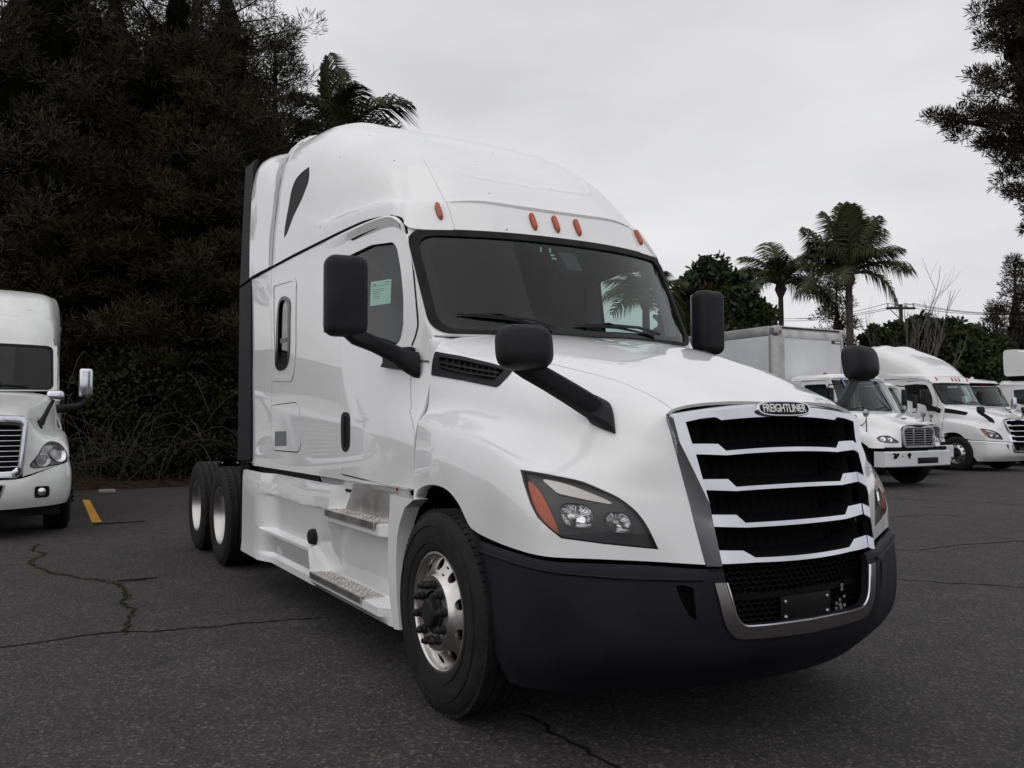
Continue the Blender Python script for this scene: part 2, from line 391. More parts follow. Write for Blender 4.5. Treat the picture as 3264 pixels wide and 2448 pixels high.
    def sheet(s, uvt, thick=.012, off=0.0, sign=1, mi=0, mi_side=None, mb=None):
        """solid shell: outer face lifted by off along the outward normal, inner face thick behind it"""
        uv, tri = uvt; used = np.unique(tri); mp = -np.ones(len(uv), int); mp[used] = np.arange(len(used)); tri = mp[tri]; uv = uv[used]
        P, N = s.at(uv), s.nrm(uv)*sign; off = off(uv) if callable(off) else off; A = P+N*off; mb = mb or MB(); mb.add(A, tri if sign > 0 else tri[:, ::-1], mi)
        if thick:
            B = P+N*(off-thick); k = len(mb.v)-len(A); ed = {}
            for t in tri:
                for e in ((t[0], t[1]), (t[1], t[2]), (t[2], t[0])): ed[e] = 1
            bd = [e for e in ed if (e[1], e[0]) not in ed]
            mb.add(B, tri[:, ::-1] if sign > 0 else tri, mi if mi_side is None else mi_side); k2 = len(mb.v)-len(B)
            mb.f += [((k+a, k2+a, k2+b, k+b) if sign > 0 else (k+b, k2+b, k2+a, k+a)) for a, b in bd]; mb.m += [mi if mi_side is None else mi_side]*len(bd)
        return mb
    def patch(s, poly, thick=.012, off=0.0, sign=1, step=.03, holes=(), mi=0, mi_side=None, mb=None):
        poly = np.asarray(poly); lo, hi = poly.min(0), poly.max(0)
        return s.sheet(s.split([poly], holes, step=step, outer=np.array([(lo[0]-.001, lo[1]-.001), (hi[0]+.001, lo[1]-.001), (hi[0]+.001, hi[1]+.001), (lo[0]-.001, hi[1]+.001)]))[0], thick, off, sign, mi, mi_side, mb)

# ------------------------------------------------------------------ the white sleeper tractor in front (front axle at the world origin, nose towards +x)
HOOD = [
 [(-0.3,0,1.985),(-0.32,-0.3,1.992),(-0.4,-0.62,1.985),(-0.465,-0.9,1.945),(-0.465,-0.99,1.875),(-0.465,-1.018,1.72),(-0.465,-1.03,1.56),(-0.465,-1.072,1.488),(-0.462,-1.092,1.462),(-0.455,-1.115,1.27),(-0.465,-1.118,1.03)],
 [(-0.1,0,1.945),(-0.1,-0.3,1.952),(-0.13,-0.58,1.935),(-0.17,-0.8,1.885),(-0.2,-0.955,1.805),(-0.2,-0.99,1.67),(-0.2,-1.01,1.538),(-0.2,-1.085,1.468),(-0.2,-1.114,1.44),(-0.2,-1.135,1.27),(-0.2,-1.132,1.02)],
 [(0.12,0,1.895),(0.12,-0.3,1.9),(0.12,-0.55,1.88),(0.1,-0.73,1.835),(0.1,-0.9,1.735),(0.1,-0.955,1.62),(0.1,-0.985,1.507),(0.1,-1.085,1.425),(0.1,-1.122,1.396),(0.1,-1.143,1.23),(0.1,-1.138,0.98)],
 [(0.4,0,1.82),(0.4,-0.3,1.815),(0.4,-0.53,1.8),(0.4,-0.68,1.765),(0.4,-0.83,1.675),(0.4,-0.91,1.57),(0.4,-0.955,1.466),(0.4,-1.072,1.372),(0.4,-1.116,1.338),(0.4,-1.138,1.16),(0.38,-1.13,0.93)],
 [(0.65,0,1.74),(0.65,-0.3,1.735),(0.65,-0.52,1.72),(0.65,-0.65,1.685),(0.65,-0.77,1.605),(0.66,-0.855,1.5),(0.66,-0.915,1.405),(0.673,-1.038,1.308),(0.7,-1.112,1.266),(0.69,-1.148,1.12),(0.68,-1.142,0.91)],
 [(0.88,0,1.658),(0.88,-0.29,1.653),(0.87,-0.51,1.635),(0.86,-0.63,1.605),(0.8571,-0.7392,1.52),(0.8592,-0.8142,1.43),(0.8613,-0.8742,1.34),(0.865,-0.985,1.262),(0.872,-1.045,1.208),(0.892,-1.108,1.08),(0.905,-1.11,0.9)],
 [(1.02,0,1.602),(1.02,-0.28,1.603),(1.0,-0.5,1.59),(0.98,-0.62,1.545),(0.9671,-0.7042,1.47),(0.9742,-0.7592,1.385),(0.9813,-0.8042,1.31),(0.98,-0.882,1.215),(0.988,-0.918,1.157),(1.005,-0.94,1.05),(1.018,-0.935,0.89)],
 [(1.11,0,1.569),(1.1,-0.28,1.571),(1.07,-0.5,1.554),(1.05,-0.61,1.515),(1.05,-0.6692,1.45),(1.0597,-0.6992,1.37),(1.073,-0.7263,1.29),(1.078,-0.745,1.185),(1.09,-0.752,1.125),(1.11,-0.748,1.02),(1.122,-0.74,0.878)],
 [(1.15,0,1.555),(1.135,-0.28,1.556),(1.105,-0.5,1.537),(1.097,-0.605,1.498),(1.115,-0.6,1.42),(1.13,-0.59,1.35),(1.145,-0.58,1.28),(1.17,-0.565,1.17),(1.185,-0.558,1.11),(1.21,-0.545,1.0),(1.24,-0.525,0.862)]]
ROOF = [
 [(-3.43,-1.165,2.82),(-3.4,-1.16,3.0805),(-3.35,-1.1515,3.2838),(-3.27,-1.1423,3.5075),(-3.2,-1.1072,3.6909),(-3.14,-1.0244,3.827),(-3.08,-0.7924,3.9325),(-3.02,0.0,3.965)],
 [(-2.8,-1.14,2.812),(-2.8,-1.14,3.0505),(-2.8,-1.1311,3.2242),(-2.8,-1.1254,3.4289),(-2.8,-1.0816,3.6452),(-2.9,-0.9706,3.835),(-2.98,-0.6972,3.9535),(-3.02,0.0,3.965)],
 [(-2.2,-1.108,2.803),(-2.2,-1.1069,2.9405),(-2.22,-1.0932,3.0245),(-2.3,-1.0755,3.3107),(-2.42,-1.026,3.5906),(-2.66,-0.9058,3.835),(-2.88,-0.6206,3.9802),(-3.02,0.0,3.965)],
 [(-1.6,-1.07,2.8),(-1.63,-1.0656,2.9153),(-1.68,-1.0358,2.969),(-1.85,-1.0006,3.242),(-2.1,-0.9369,3.5334),(-2.46,-0.8053,3.8076),(-2.78,-0.5415,3.9883),(-3.02,0.0,3.965)],
 [(-1.15,-1.0,2.79),(-1.21,-0.9935,2.899),(-1.26,-0.962,2.9464),(-1.5,-0.9208,3.2029),(-1.87,-0.8177,3.5038),(-2.32,-0.6835,3.7774),(-2.71,-0.4407,3.9688),(-3.02,0.0,3.965)],
 [(-0.985,-0.985,2.752),(-1.0688,-0.9542,2.8748),(-1.1162,-0.9164,2.9252),(-1.39,-0.8486,3.2248),(-1.785,-0.7428,3.52),(-2.26,-0.618,3.7701),(-2.685,-0.3906,3.9525),(-3.02,0.0,3.965)],
 [(-0.84,-0.958,2.662),(-0.944,-0.9039,2.8459),(-0.9854,-0.8557,2.9014),(-1.2885,-0.7389,3.2488),(-1.7048,-0.6423,3.5365),(-2.1981,-0.5308,3.7606),(-2.659,-0.3271,3.9422),(-3.02,0.0,3.965)],
 [(-0.705,-0.57,2.664),(-0.815,-0.5636,2.8707),(-0.865,-0.5536,2.9083),(-1.215,-0.5205,3.261),(-1.64,-0.4589,3.536),(-2.13,-0.3719,3.7472),(-2.63,-0.2202,3.932),(-3.02,0.0,3.965)],
 [(-0.668,-0.26,2.66),(-0.78,-0.2648,2.864),(-0.83,-0.2626,2.9018),(-1.195,-0.2502,3.2588),(-1.62,-0.2196,3.542),(-2.1,-0.1808,3.7446),(-2.61,-0.1101,3.9164),(-3.02,0.0,3.965)],
 [(-0.657,0.0,2.658),(-0.77,0.0,2.8595),(-0.82,0.0,2.8971),(-1.19,0.0,3.2574),(-1.615,0.0,3.543),(-2.1,0.0,3.7468),(-2.6,0.0,3.9089),(-3.02,0.0,3.965)]]
BUMP = [
 [(0.27,-1.1245,0.905),(0.29,-1.1345,0.86),(0.37,-1.143,0.7),(0.46,-1.1465,0.52),(0.545,-1.14,0.39),(0.61,-1.115,0.3)],
 [(0.6,-1.148,0.898),(0.61,-1.162,0.855),(0.64,-1.165,0.68),(0.68,-1.152,0.5),(0.7,-1.125,0.39),(0.705,-1.08,0.3)],
 [(0.905,-1.108,0.882),(0.918,-1.12,0.84),(0.935,-1.118,0.67),(0.932,-1.105,0.5),(0.9,-1.06,0.39),(0.85,-0.985,0.3)],
 [(1.03,-0.932,0.872),(1.044,-0.945,0.83),(1.058,-0.943,0.66),(1.05,-0.928,0.5),(1.01,-0.875,0.39),(0.94,-0.81,0.3)],
 [(1.13,-0.745,0.862),(1.145,-0.755,0.82),(1.16,-0.75,0.65),(1.15,-0.73,0.49),(1.095,-0.67,0.385),(1.03,-0.6,0.3)],
 [(1.241,-0.54,0.845),(1.256,-0.55,0.805),(1.271,-0.53,0.64),(1.246,-0.5,0.48),(1.1695,-0.45,0.38),(1.096,-0.394,0.3)],
 [(1.29,-0.29,0.835),(1.305,-0.29,0.795),(1.32,-0.285,0.63),(1.295,-0.27,0.475),(1.21,-0.24,0.38),(1.1315,-0.2,0.3)],
 [(1.3,0.0,0.83),(1.315,0.0,0.79),(1.33,0.0,0.625),(1.305,0.0,0.47),(1.22,0.0,0.38),(1.1415,0.0,0.3)]]
CABX = [-4.12,-3.5,-2.8,-2.1,-1.6,-1.2,-.9,-.7,-.5,-.38]
CABY = {1.08:[-1.15,-1.14,-1.125,-1.12,-1.12,-1.115,-1.108,-1.103,-1.10,-1.10],1.40:[-1.152,-1.145,-1.13,-1.125,-1.125,-1.12,-1.112,-1.108,-1.105,-1.10],
 1.62:[-1.155,-1.15,-1.135,-1.125,-1.12,-1.11,-1.095,-1.075,-1.034,-1.02],1.90:[-1.16,-1.15,-1.135,-1.12,-1.11,-1.09,-1.065,-1.04,-.995,-.97],
 2.10:[-1.16,-1.155,-1.135,-1.115,-1.10,-1.07,-1.045,-1.02,-.98,-.95],2.40:[-1.165,-1.16,-1.14,-1.11,-1.085,-1.045,-1.012,-.985,-.95,-.94],
 2.65:[-1.17,-1.16,-1.14,-1.10,-1.075,-1.028,-.985,-.955,-.93,-.92],2.815:[-1.178,-1.167,-1.14,-1.10,-1.068,-1.018,-.958,-.92,-.9,-.9]}
CABF = {1.08:-.475,1.40:-.475,1.62:-.475,1.90:-.475,2.10:-.60,2.40:-.748,2.65:-.875,2.815:-.96}
CAB = []
for s_ in (0,.1,.2,.3,.4,.5,.6,.68,.76,.83,.89,.95,1):
    col = []
    for z in CABY:
        x = -4.12+(CABF[z]+4.12)*s_; col.append((x, np.interp(x, CABX, CABY[z]), z))
    CAB.append(col)
def ws_pt(s, t):                                               # windscreen: s -1..1 across, t 0..1 upwards
    yb, yt = 1.035, 1.035; xb = -.26-.29*abs(s)**2.3; xt = -.645-.255*abs(s)**2.3
    return (xb+(xt-xb)*t, s*(yb+(yt-yb)*t), 1.965+.02*abs(s)+(.695-.02*abs(s))*t)
WSC = [[ws_pt(s, t) for t in (-.02, .33, .67, 1.02)] for s in np.linspace(-1, 1, 11)]
GRL = []
for s_ in np.linspace(-1, 1, 9):
    col = []
    for t in (0, .25, .5, .75, 1):
        e = .523+.084*t; xe = 1.243-.147*t; xc = 1.325-.165*t; zc = .835+.714*t; ze = .855+.643*t
        a = abs(s_); k = a**2
        col.append((xc+(xe-xc)*k, s_*e, zc+(ze-zc)*k))
    GRL.append(col)
S_hood = Surf(HOOD, 12, 8); S_roof = Surf(ROOF, 12, 9); S_bump = Surf(BUMP, 12, 10, ); S_cab = Surf(CAB, 8, 10); S_ws = Surf(WSC, 8, 10); S_grl = Surf(GRL, 8, 10)

PAIR = {}; SHARED = {}
class Both:
    """the same shape on the left and on the right flank: two objects, or one welded at the middle"""
    def __init__(s, mb): s.mb = mb
    def build(s, *a, **k):
        p = s.mb.build(*a, **k); q = s.mb.mirrored().build(*a, **k); PAIR[p.name] = q; return p
    def weld(s, name, mats, parent=None, angle=38):
        o = MB(); o.join(s.mb); o.join(s.mb.mirrored()); ob = o.build(name, mats, parent, angle)
        b = bmesh.new(); b.from_mesh(ob.data); vs = [v for v in b.verts if abs(v.co.y) < .004]
        for v in vs: v.co.y = 0
        bmesh.ops.remove_doubles(b, verts=vs, dist=.003); b.to_mesh(ob.data); b.free(); ob.data.set_sharp_from_angle(angle=R(angle)); return ob
def both(mb): return Both(mb)
def pair_parts(name, mb, mats, parent, angle=38):
    a = mb.build(name, mats, parent, angle); b = mb.mirrored().build(name, mats, parent, angle); return a, b
def proj_y(S, poly_xz, y=-3):
    out = []
    for x, z in poly_xz:
        p, n, k, _ = S.bvh.ray_cast(Vector((x, y, z)), Vector((0, 1, 0)))
        out.append(S._uv(p, k) if p is not None else S.near((x, -1.12, z)))
    return np.array(out)

def wheel(parent, side, x, y, kind, z=.51, mats=('rubber', 'aluminium', 'rear_rim')):
    """side -1 puts the outer face towards -y; y is the plane of the outer rim flange"""
    w = empty('wheel', (x, y, z)); w.parent = parent; sg = 1 if side < 0 else -1      # +h below runs inwards
    prof = [(.296,-.005),(.31,-.014),(.335,-.02),(.40,-.026),(.455,-.022),(.485,-.008),(.503,.012),(.512,.03)]
    gr = [.03,.075,.078,.09,.093,.135,.138,.15,.153,.195,.198,.21,.213,.255]; lv = [.513,.513,.50,.50,.513,.513,.50,.50,.513,.513,.50,.50,.513,.513]
    prof += list(zip(lv, gr)); prof += [(.503,.272),(.485,.29),(.44,.302),(.37,.298),(.31,.29),(.29,.28)]
    t = MB().lathe(prof, 72, 'y', sgn=sg)
    for k in range(72):                                        # shoulder tread blocks
        a = 2*math.pi*(k+.5)/72; M = Matrix.Rotation(-a, 3, 'Y')
        t.box((math.cos(a)*.505, .018*sg, math.sin(a)*.505), (.02, .024, .034), M=M)
    if kind == 'front':
        for r0, h0 in ((.345, -.0225), (.43, -.026)): t.lathe([(r0, h0), (r0+.003, h0-.004), (r0+.006, h0)], 72, 'y', sgn=sg)
    t.build('tyre', mats[0], w, 30)
    rim = MB(); dr = mats[1] if kind == 'front' else mats[2]
    if kind == 'front':
        rim.lathe([(.283,.0),(.290,-.009),(.300,-.008),(.302,.0),(.298,.012)], 64, 'y', sgn=sg)
        prof = [(.2835,.0),(.279,.018),(.272,.028),(.262,.026),(.235,.012),(.212,-.004),(.198,-.012),(.190,-.028),(.183,-.034),(.115,-.034),(.108,-.028)]
        pr = np.array(prof); pts, edges = [], []
        for r0 in (.279,.272,.200,.195,.188,.183,.168,.15,.108):
            n = 60; pts += [(r0*math.cos(2*math.pi*k/n), r0*math.sin(2*math.pi*k/n)) for k in range(n)]
        holes = []
        for k in range(10):
            a = 2*math.pi*(k+.5)/10; hc = (.236*math.cos(a), .236*math.sin(a)); P = [(hc[0]+.028*math.cos(q), hc[1]+.028*math.sin(q)) for q in np.linspace(0, 2*math.pi, 18)[:-1]]
            b = len(pts); pts += P; edges += [(b+i, b+(i+1) % len(P)) for i in range(len(P))]; holes.append(P)
        pts += [(.2835*math.cos(2*math.pi*k/60), .2835*math.sin(2*math.pi*k/60)) for k in range(60)]
        res = delaunay_2d_cdt([Vector(p) for p in pts], edges, [], 0, 1e-6); uv = np.array([(v.x, v.y) for v in res[0]]); tri = np.array([q for q in res[2] if len(q) == 3]); cen = uv[tri].mean(1); rc = np.linalg.norm(cen, axis=1)
        ok = rc > .1065
        for P in holes: ok &= ~inside(cen, P)
        tri = tri[ok]; rr = np.linalg.norm(uv, axis=1); h = np.interp(rr, pr[::-1, 0], pr[::-1, 1])
        P3 = np.stack([uv[:, 0], h*sg, uv[:, 1]], 1); rim.add(P3, tri)
        for P in holes:                                        # depth of the hand holes
            P = np.array(P); hh = np.interp(np.linalg.norm(P, axis=1), pr[::-1, 0], pr[::-1, 1]); a = np.stack([P[:, 0], hh*sg, P[:, 1]], 1); b = a+np.array([0, .02*sg, 0]); rim.loft([a, b], cap=False)
        rim.build('rim', dr, w, 35, fix=False)
        MB().lathe([(.28,.05),(.27,.08),(.0,.08)], 40, 'y', sgn=sg).build('brake_drum', 'matte_black', w)
        MB().lathe([(.108,-.030),(.106,.0),(.098,.01),(.096,-.018),(.09,-.03),(.072,-.036),(.070,-.06),(.06,-.068),(.0,-.07)], 32, 'y', sgn=sg).build('hub', 'black_plastic', w, 30)
        nut = MB().lathe([(.025,-.034),(.0255,-.04),(.021,-.044),(.018,-.058),(.0205,-.060),(.021,-.066),(.014,-.074),(.011,-.086),(.0,-.089)], 10, 'y', sgn=sg)
        first = None
        for k in range(10):
            a = 2*math.pi*k/10+.18
            if first is None: first = nut.build('lug_nut', 'black_plastic', w, 30); o = first
            else: o = first.copy(); C.objects.link(o); o.parent = w
            o.location = (.143*math.cos(a), 0, .143*math.sin(a))
        q = MB(); a = R(71)
        for r0, mi, s0 in ((.238, 0, .018), (.206, 1, .013)):
            M = Matrix.Rotation(-a, 3, 'Y'); q.box((r0*math.cos(a), -.0005*sg+np.interp(r0, pr[::-1, 0], pr[::-1, 1])*sg-.002*sg, r0*math.sin(a)), (s0, .002, s0*.9), mi=mi, M=M)
        q.build('rim_sticker', ['lamp_housing', 'palm_bark'], w)
    else:
        rim.lathe([(.298,.012),(.302,.0),(.300,-.008),(.290,-.008),(.284,.002),(.278,.03),(.262,.06),(.258,.13),(.25,.145),(.21,.152),(.20,.15),(.12,.15),(.115,.12),(.10,.085),(.07,.075),(.0,.072)], 56, 'y', sgn=sg)
        rim.build('rim', dr, w, 35)
    return w

def rounded_sections(c, half, n=9):
    pass

def build_hero(root, bumper_mat='bumper_plastic', side_dark=True):
    # ---- bonnet and wings
    arch = [(-.86,.15),(-.80,.60),(-.72,.86),(-.58,1.01),(-.40,1.095),(-.20,1.135),(0,1.125),(.14,1.065),(.245,.965),(.31,.87),(.36,.75),(.4,.5)]
    arch_uv = proj_y(S_hood, [p for p in arch if p[1] > .86])
    a0 = np.array([arch_uv[0][0]-.02, S_hood.lv+.3]); a1 = np.array([arch_uv[-1][0]+.02, S_hood.lv+.3])
    arch_hole = np.concatenate([[a0], smooth_open(arch_uv, 5), [a1]])
    hl = [(1123,1014),(1150,1018),(1200,1027),(1262,1041),(1320,1066),(1362,1093),(1386,1118),(1403,1145),(1423,1187),(1390,1184),(1300,1175),(1212,1163),(1198,1152),(1160,1117),(1145,1088),(1130,1043)]
    hl_uv = S_hood.picks(hl); hl_uv = np.concatenate([catmull(hl_uv[:9], 3), hl_uv[9:]])
    vent = round_poly(np.concatenate([S_hood.nears([(-.45,-.995,1.872)]), S_hood.picks([(1000,771),(1063,786),(1109,800),(1097,815),(1078,834),(1072,836.5),(1000,822)]), S_hood.nears([(-.45,-1.02,1.735)])]), .012, 2)
    vent[:, 0] = np.maximum(vent[:, 0], .012)
    sA = smooth_open(S_hood.picks([(1452,884),(1420,862),(1362,834),(1310,816),(1260,803),(1215,792),(1180,784)]), 3)
    seamA = ring_line(sA, .0022)
    hood = S_hood.split([], [arch_hole, hl_uv, vent, seamA], step=.032)[0]
    mb = S_hood.sheet(hood, .015, 0, -1)
    # rolled lip inside the wheel arch
    lip = smooth_open(arch_uv, 5); A = S_hood.at(lip)
    mb.grid([[tuple(p), tuple(p+np.array([0, .07, .004]))] for p in A])
    body = both(mb); ho = body.weld('hood', 'white_paint', root, 32)
    both(S_hood.patch(ring_line(sA, .012), .004, -.02, -1)).build('hood_seam', 'grey_metal', ho)
    # air outlet on each flank
    for sd in (0, 1):
        q = S_hood.patch(vent, .03, -.022, -1)
        fr = S_hood.split([vent], [round_poly(S_hood.picks([(950,771),(1000,779),(1060,793),(1092,801),(1080,812),(1068,825),(1000,812),(952,797)]), .01, 2)], outer=None, step=.03)[0]
        S_hood.sheet(fr, .03, .006, -1, mb=q)
        for k in range(2):
            t = .36+.34*k; L = S_hood.picks([(950+2*k, 771+26*t+2), (1005, 779+33*t+2), (1074+3*(1-k), 797+26*t-1)]); S_hood.patch(ring_line(smooth_open(L, 4), .006), .02, .001, -1, mb=q)
        g0 = S_hood.picks([(965+i*13, 778+i*2.6+j*9) for i in range(9) for j in range(2)])
        for g in g0:
            p = S_hood.at(g)[0]; q.box(p+S_hood.nrm(g)[0]*.012, (.012, .012, .03))
        (q if sd == 0 else q.mirrored()).build('hood_vent', 'black_plastic', root, 30)
    # recess in the nose of the bonnet
    rec = S_hood.picks([(1571,827.5),(1659,828.5),(1679,848),(1606,847)]) if False else None
    nose = MB().loft([[(1.005,.10,1.5925),(1.005,-.10,1.5925),(1.075,-.075,1.5655),(1.075,.075,1.5655)], [(1.0,.112,1.5965),(1.0,-.112,1.5965),(1.085,-.085,1.5635),(1.085,.085,1.5635)]])
    nose.build('hood_scoop', 'white_paint', root)
    # head lamps
    h0 = S_hood.at(hl_uv).mean(0)
    def lamp_parts(mirror):
        L = empty('headlight'); L.parent = root
        def put(mb, name, m, ang=35): return (mb.mirrored() if mirror else mb).build(name, m, L, ang)
        ring_in = hl_uv+(hl_uv.mean(0)-hl_uv)*.035
        put(S_hood.sheet(S_hood.split([hl_uv], [ring_in], step=.02)[0], .05, -.004, -1), 'lamp_seal', 'gloss_black')
        sq = lambda v: math.copysign(abs(v)**.72, v)
        bowls = [S_hood.picks([(cx+rx*sq(math.cos(t))+.10*ry*math.sin(t), cy+ry*sq(math.sin(t))+.14*rx*math.cos(t)) for t in np.linspace(0, 2*math.pi, 21)[:-1]]) for cx, cy, rx, ry in ((1247,1113,36,26),(1337,1129,28,22))]
        put(S_hood.sheet(S_hood.split([hl_uv], bowls, step=.03)[0], .004, -.03, -1), 'lamp_housing', 'lamp_housing')
        am = S_hood.picks([(1137,1040),(1150,1044),(1166,1063),(1184,1095),(1200,1130),(1208,1157),(1199,1150),(1163,1115),(1147,1085)])
        put(S_hood.patch(smooth_poly(am, 3), .03, -.012, -1, step=.02), 'amber_lens', 'amber')
        dr = S_hood.picks([(1170,1031),(1200,1035),(1240,1047),(1290,1068),(1320,1083),(1319,1087),(1290,1082),(1230,1068),(1205,1061),(1190,1050)])
        put(S_hood.patch(smooth_poly(dr, 3), .02, -.02, -1, step=.02), 'light_bar', 'drl_white')
        for uvs in bowls:
            P = S_hood.at(uvs); N = S_hood.nrm(uvs)*-1; c = P.mean(0); n = N.mean(0)
            secs = []
            for k, (sc_, dp) in enumerate(((1,-.03),(.96,-.040),(.84,-.056),(.64,-.070),(.4,-.078),(.18,-.080))): secs.append([c+(p-c)*sc_+n*dp for p in P])
            q = MB().loft(secs, cap=False); q.add(secs[-1], [tuple(range(20))])
            for k in range(9):                                  # fluting across the upper half of the bowl
                a = math.pi*(1.08+.84*k/8); p = c+(P[int(round(a/(2*math.pi)*20)) % 20]-c)*.84; q.tube([p+n*-.042, c+(p-c)*.45+n*-.072], .0022, 5)
            put(q, 'reflector', 'reflector', 50)
            bz = MB()
            for f_ in range(20):
                pass
            put(MB().loft([[c+(p-c)*s1+n*d1 for p in P] for s1, d1 in ((1.0,-.034),(1.05,-.028),(1.05,-.020),(.99,-.022))], cap=False), 'reflector_bezel', 'lamp_housing')
            b0 = c+n*-.06; put(MB().tube([b0-n*.02, b0+n*.012, b0+n*.018], [.009,.009,.004], 10), 'bulb', 'drl_white')
        put(S_hood.patch(hl_uv+(hl_uv.mean(0)-hl_uv)*.02, 0, .001, -1, step=.04), 'clear_lens', 'lens_glass')
        return L
    lamp_parts(False); lamp_parts(True)

    # ---- cab sides with doors, sleeper window, locker hatch
    lv, lu = S_cab.lv, S_cab.lu
    door = S_cab.picks([(741,1013),(736,930),(733,830),(733,700),(735,620),(739,560),(744,524),(780,506),(815,490),(843,478),(857,474),(868,478),(876,490),(883,520),(890,565),(897,630),(903,700),(899,722),(889,748),(888,800),(887,850),(889,884)])
    dl = S_cab.nears([(-.482,-1.10,1.40),(-.482,-1.10,1.20),(-.484,-1.10,1.085)]); db = S_cab.near((-1.72,-1.12,1.118)); db2 = S_cab.near((-.9,-1.11,1.086))
    door = np.concatenate([round_poly(door, .03, 2)[1:], dl, [db2, db]]); 
    dwin = round_poly(S_cab.picks([(748,556),(803,529),(849,523),(858,535),(866,580),(872,640),(872,700),(865,735),(857,746),(800,726),(748,700)]), .035, 4)
    gap = []
    dd = resample(np.concatenate([door, door[:1]]), 160); gap.append(ring_line(dd, .0042))
    dring = np.concatenate([dd, dd[::-1]])
    swin = smooth_poly(S_cab.picks([(613,643),(621,646),(626,658),(625.5,700),(624,770),(619,790),(610,797),(601,795),(597.5,780),(599,720),(602,664),(606,649)]), 3)
    hatch = round_poly(S_cab.picks([(585,876),(640,869),(648,884),(651,962),(645,977),(592,973),(586,960)]), .03, 3)
    hgap = ring_line(resample(np.concatenate([hatch, hatch[:1]]), 60), .0035)
    rseam = ring_line(S_cab.nears([(-3.47,-1.15,z) for z in np.linspace(1.06, 2.83, 12)]), .0045)
    cut = np.concatenate([[(0, 0), (S_cab.lu, 0)], S_cab.nears([(-.86,-.97,2.62),(-.90,-.975,2.69),(-.985,-.985,2.745),(-1.15,-1.02,2.785),(-1.30,-1.03,2.80)]), [(0, S_cab.lv)]]); SHARED['cut'] = cut
    res = S_cab.split([door, hatch], [dwin, swin, hgap, rseam]+gap, step=.04, outer=cut)
    rest = S_cab.sheet(res[2], .02, 0, 1)
    both(rest).build('cab_side', 'white_paint', root, 30)
    SHARED.update(door=door, dwin=dwin)
    # stamped surround of the sleeper window
    emb = round_poly(S_cab.picks([(588,614),(637,598),(641,610),(637,800),(631,824),(589,823)]), .04, 4); c0 = emb.mean(0)
    eo = S_cab.split([emb], [emb+(c0-emb)*np.array([.16, .07]), swin], step=.03)[0]
    both(S_cab.sheet(eo, .004, .007, 1)).build('window_surround', 'white_paint', root, 60)
    swo = swin+(swin-swin.mean(0))*np.array([.12, .04]); swi = swin+(swin.mean(0)-swin)*np.array([.22, .06])
    for mir in (0, 1):
        q = S_cab.sheet(S_cab.split([swo], [swi], step=.03)[0], .03, .006, 1)
        bar = S_cab.picks([(600,737),(625,733)]); S_cab.patch(ring_line(resample(bar, 4), .016), .02, -.004, 1, mb=q)
        q = q.mirrored() if mir else q; o = q.build('sleeper_window', 'gloss_black', root)
        g = S_cab.patch(swi, .004, -.012, 1); (g.mirrored() if mir else g).build('window_pane', 'dark_glass', o)
        h = S_cab.sheet(res[1], .02, .004, 1); ho_ = (h.mirrored() if mir else h).build('locker_hatch', 'white_paint', root, 30)
        g = S_cab.patch(round_poly(S_cab.picks([(595.5,932),(619.5,931),(620,962.5),(596,963.5)]), .008, 3), .006, .008, 1); (g.mirrored() if mir else g).build('hatch_plate', 'hatch_grey', ho_)
        # door
        d = S_cab.sheet(res[0], .03, .002, 1); do = (d.mirrored() if mir else d).build('door', 'white_paint', root, 30)
        g = S_cab.patch(dwin+(dwin-dwin.mean(0))*.01, 0, -.014, 1, step=.08); (g.mirrored() if mir else g).build('door_window', 'door_glass', do)
        wr = S_cab.sheet(S_cab.split([dwin+(dwin-dwin.mean(0))*.012], [dwin+(dwin.mean(0)-dwin)*.035], step=.03)[0], .02, -.004, 1); (wr.mirrored() if mir else wr).build('window_rubber', 'matte_black', do)
        hs_ = smooth_poly(S_cab.picks([(747,890),(754,893),(757,905),(757,955),(753,971),(747,976),(741,971),(738.5,955),(738,905),(741,893)]), 3)
        hm = S_cab.patch(hs_, .02, .006, 1, step=.02)
        S_cab.patch(ring_line(resample(S_cab.picks([(748.5,898),(748.5,965)]), 8), .012), .01, .024, 1, mb=hm)
        (hm.mirrored() if mir else hm).build('door_handle', 'black_plastic', do)
        # eyebrow over the door: a ledge that shades its top edge
        A = S_cab.at(smooth_open(S_cab.picks([(700,524),(745,503),(800,480),(840,466.5),(860,468),(876,484),(884,505)]), 4)); n = np.array([0, -1, 0]); e = []
        k = len(A)
        for i, p in enumerate(A):
            w_ = .036*min(1, i/(k*.3))*min(1, (k-1-i)/(k*.3)); dz = np.array([0, 0, -1.0]) if i < k*.75 else np.array([-.5, 0, -.85])
            e.append([p+n*-.004, p+n*w_*.85+dz*.004, p+n*w_+dz*.014, p+n*w_*.9+dz*.022, p+n*-.004+dz*.105])
        q = MB().grid(e); (q.mirrored() if mir else q).build('door_eyebrow', 'white_paint', root, 50)
        L = S_cab.at(smooth_open(S_cab.picks([(762,518),(800,500),(846,482),(862,482)]), 4)); q = MB().tube(L+np.array([0, -.006, 0]), .006, 6); (q.mirrored() if mir else q).build('door_seal', 'matte_black', do)
    A = S_cab.at(smooth_open(S_cab.picks([(846,478),(860,476.5),(870,481),(878,495),(884,520),(891,565),(897.5,630),(903,692),(899.5,720),(890,746)]), 4)); both(MB().tube(A+np.array([0, .001, 0]), .0075, 6)).build('door_seal', 'matte_black', root)
    # black seam between roof and cab
    q = [(x, -1.1, 2.815) for x in np.linspace(-4.0, -1.45, 20)]+[(-1.30,-1.04,2.803),(-1.15,-1.02,2.788),(-1.06,-1.0,2.772),(-.985,-.985,2.748),(-.93,-.98,2.712),(-.895,-.98,2.67),(-.872,-.98,2.625)]
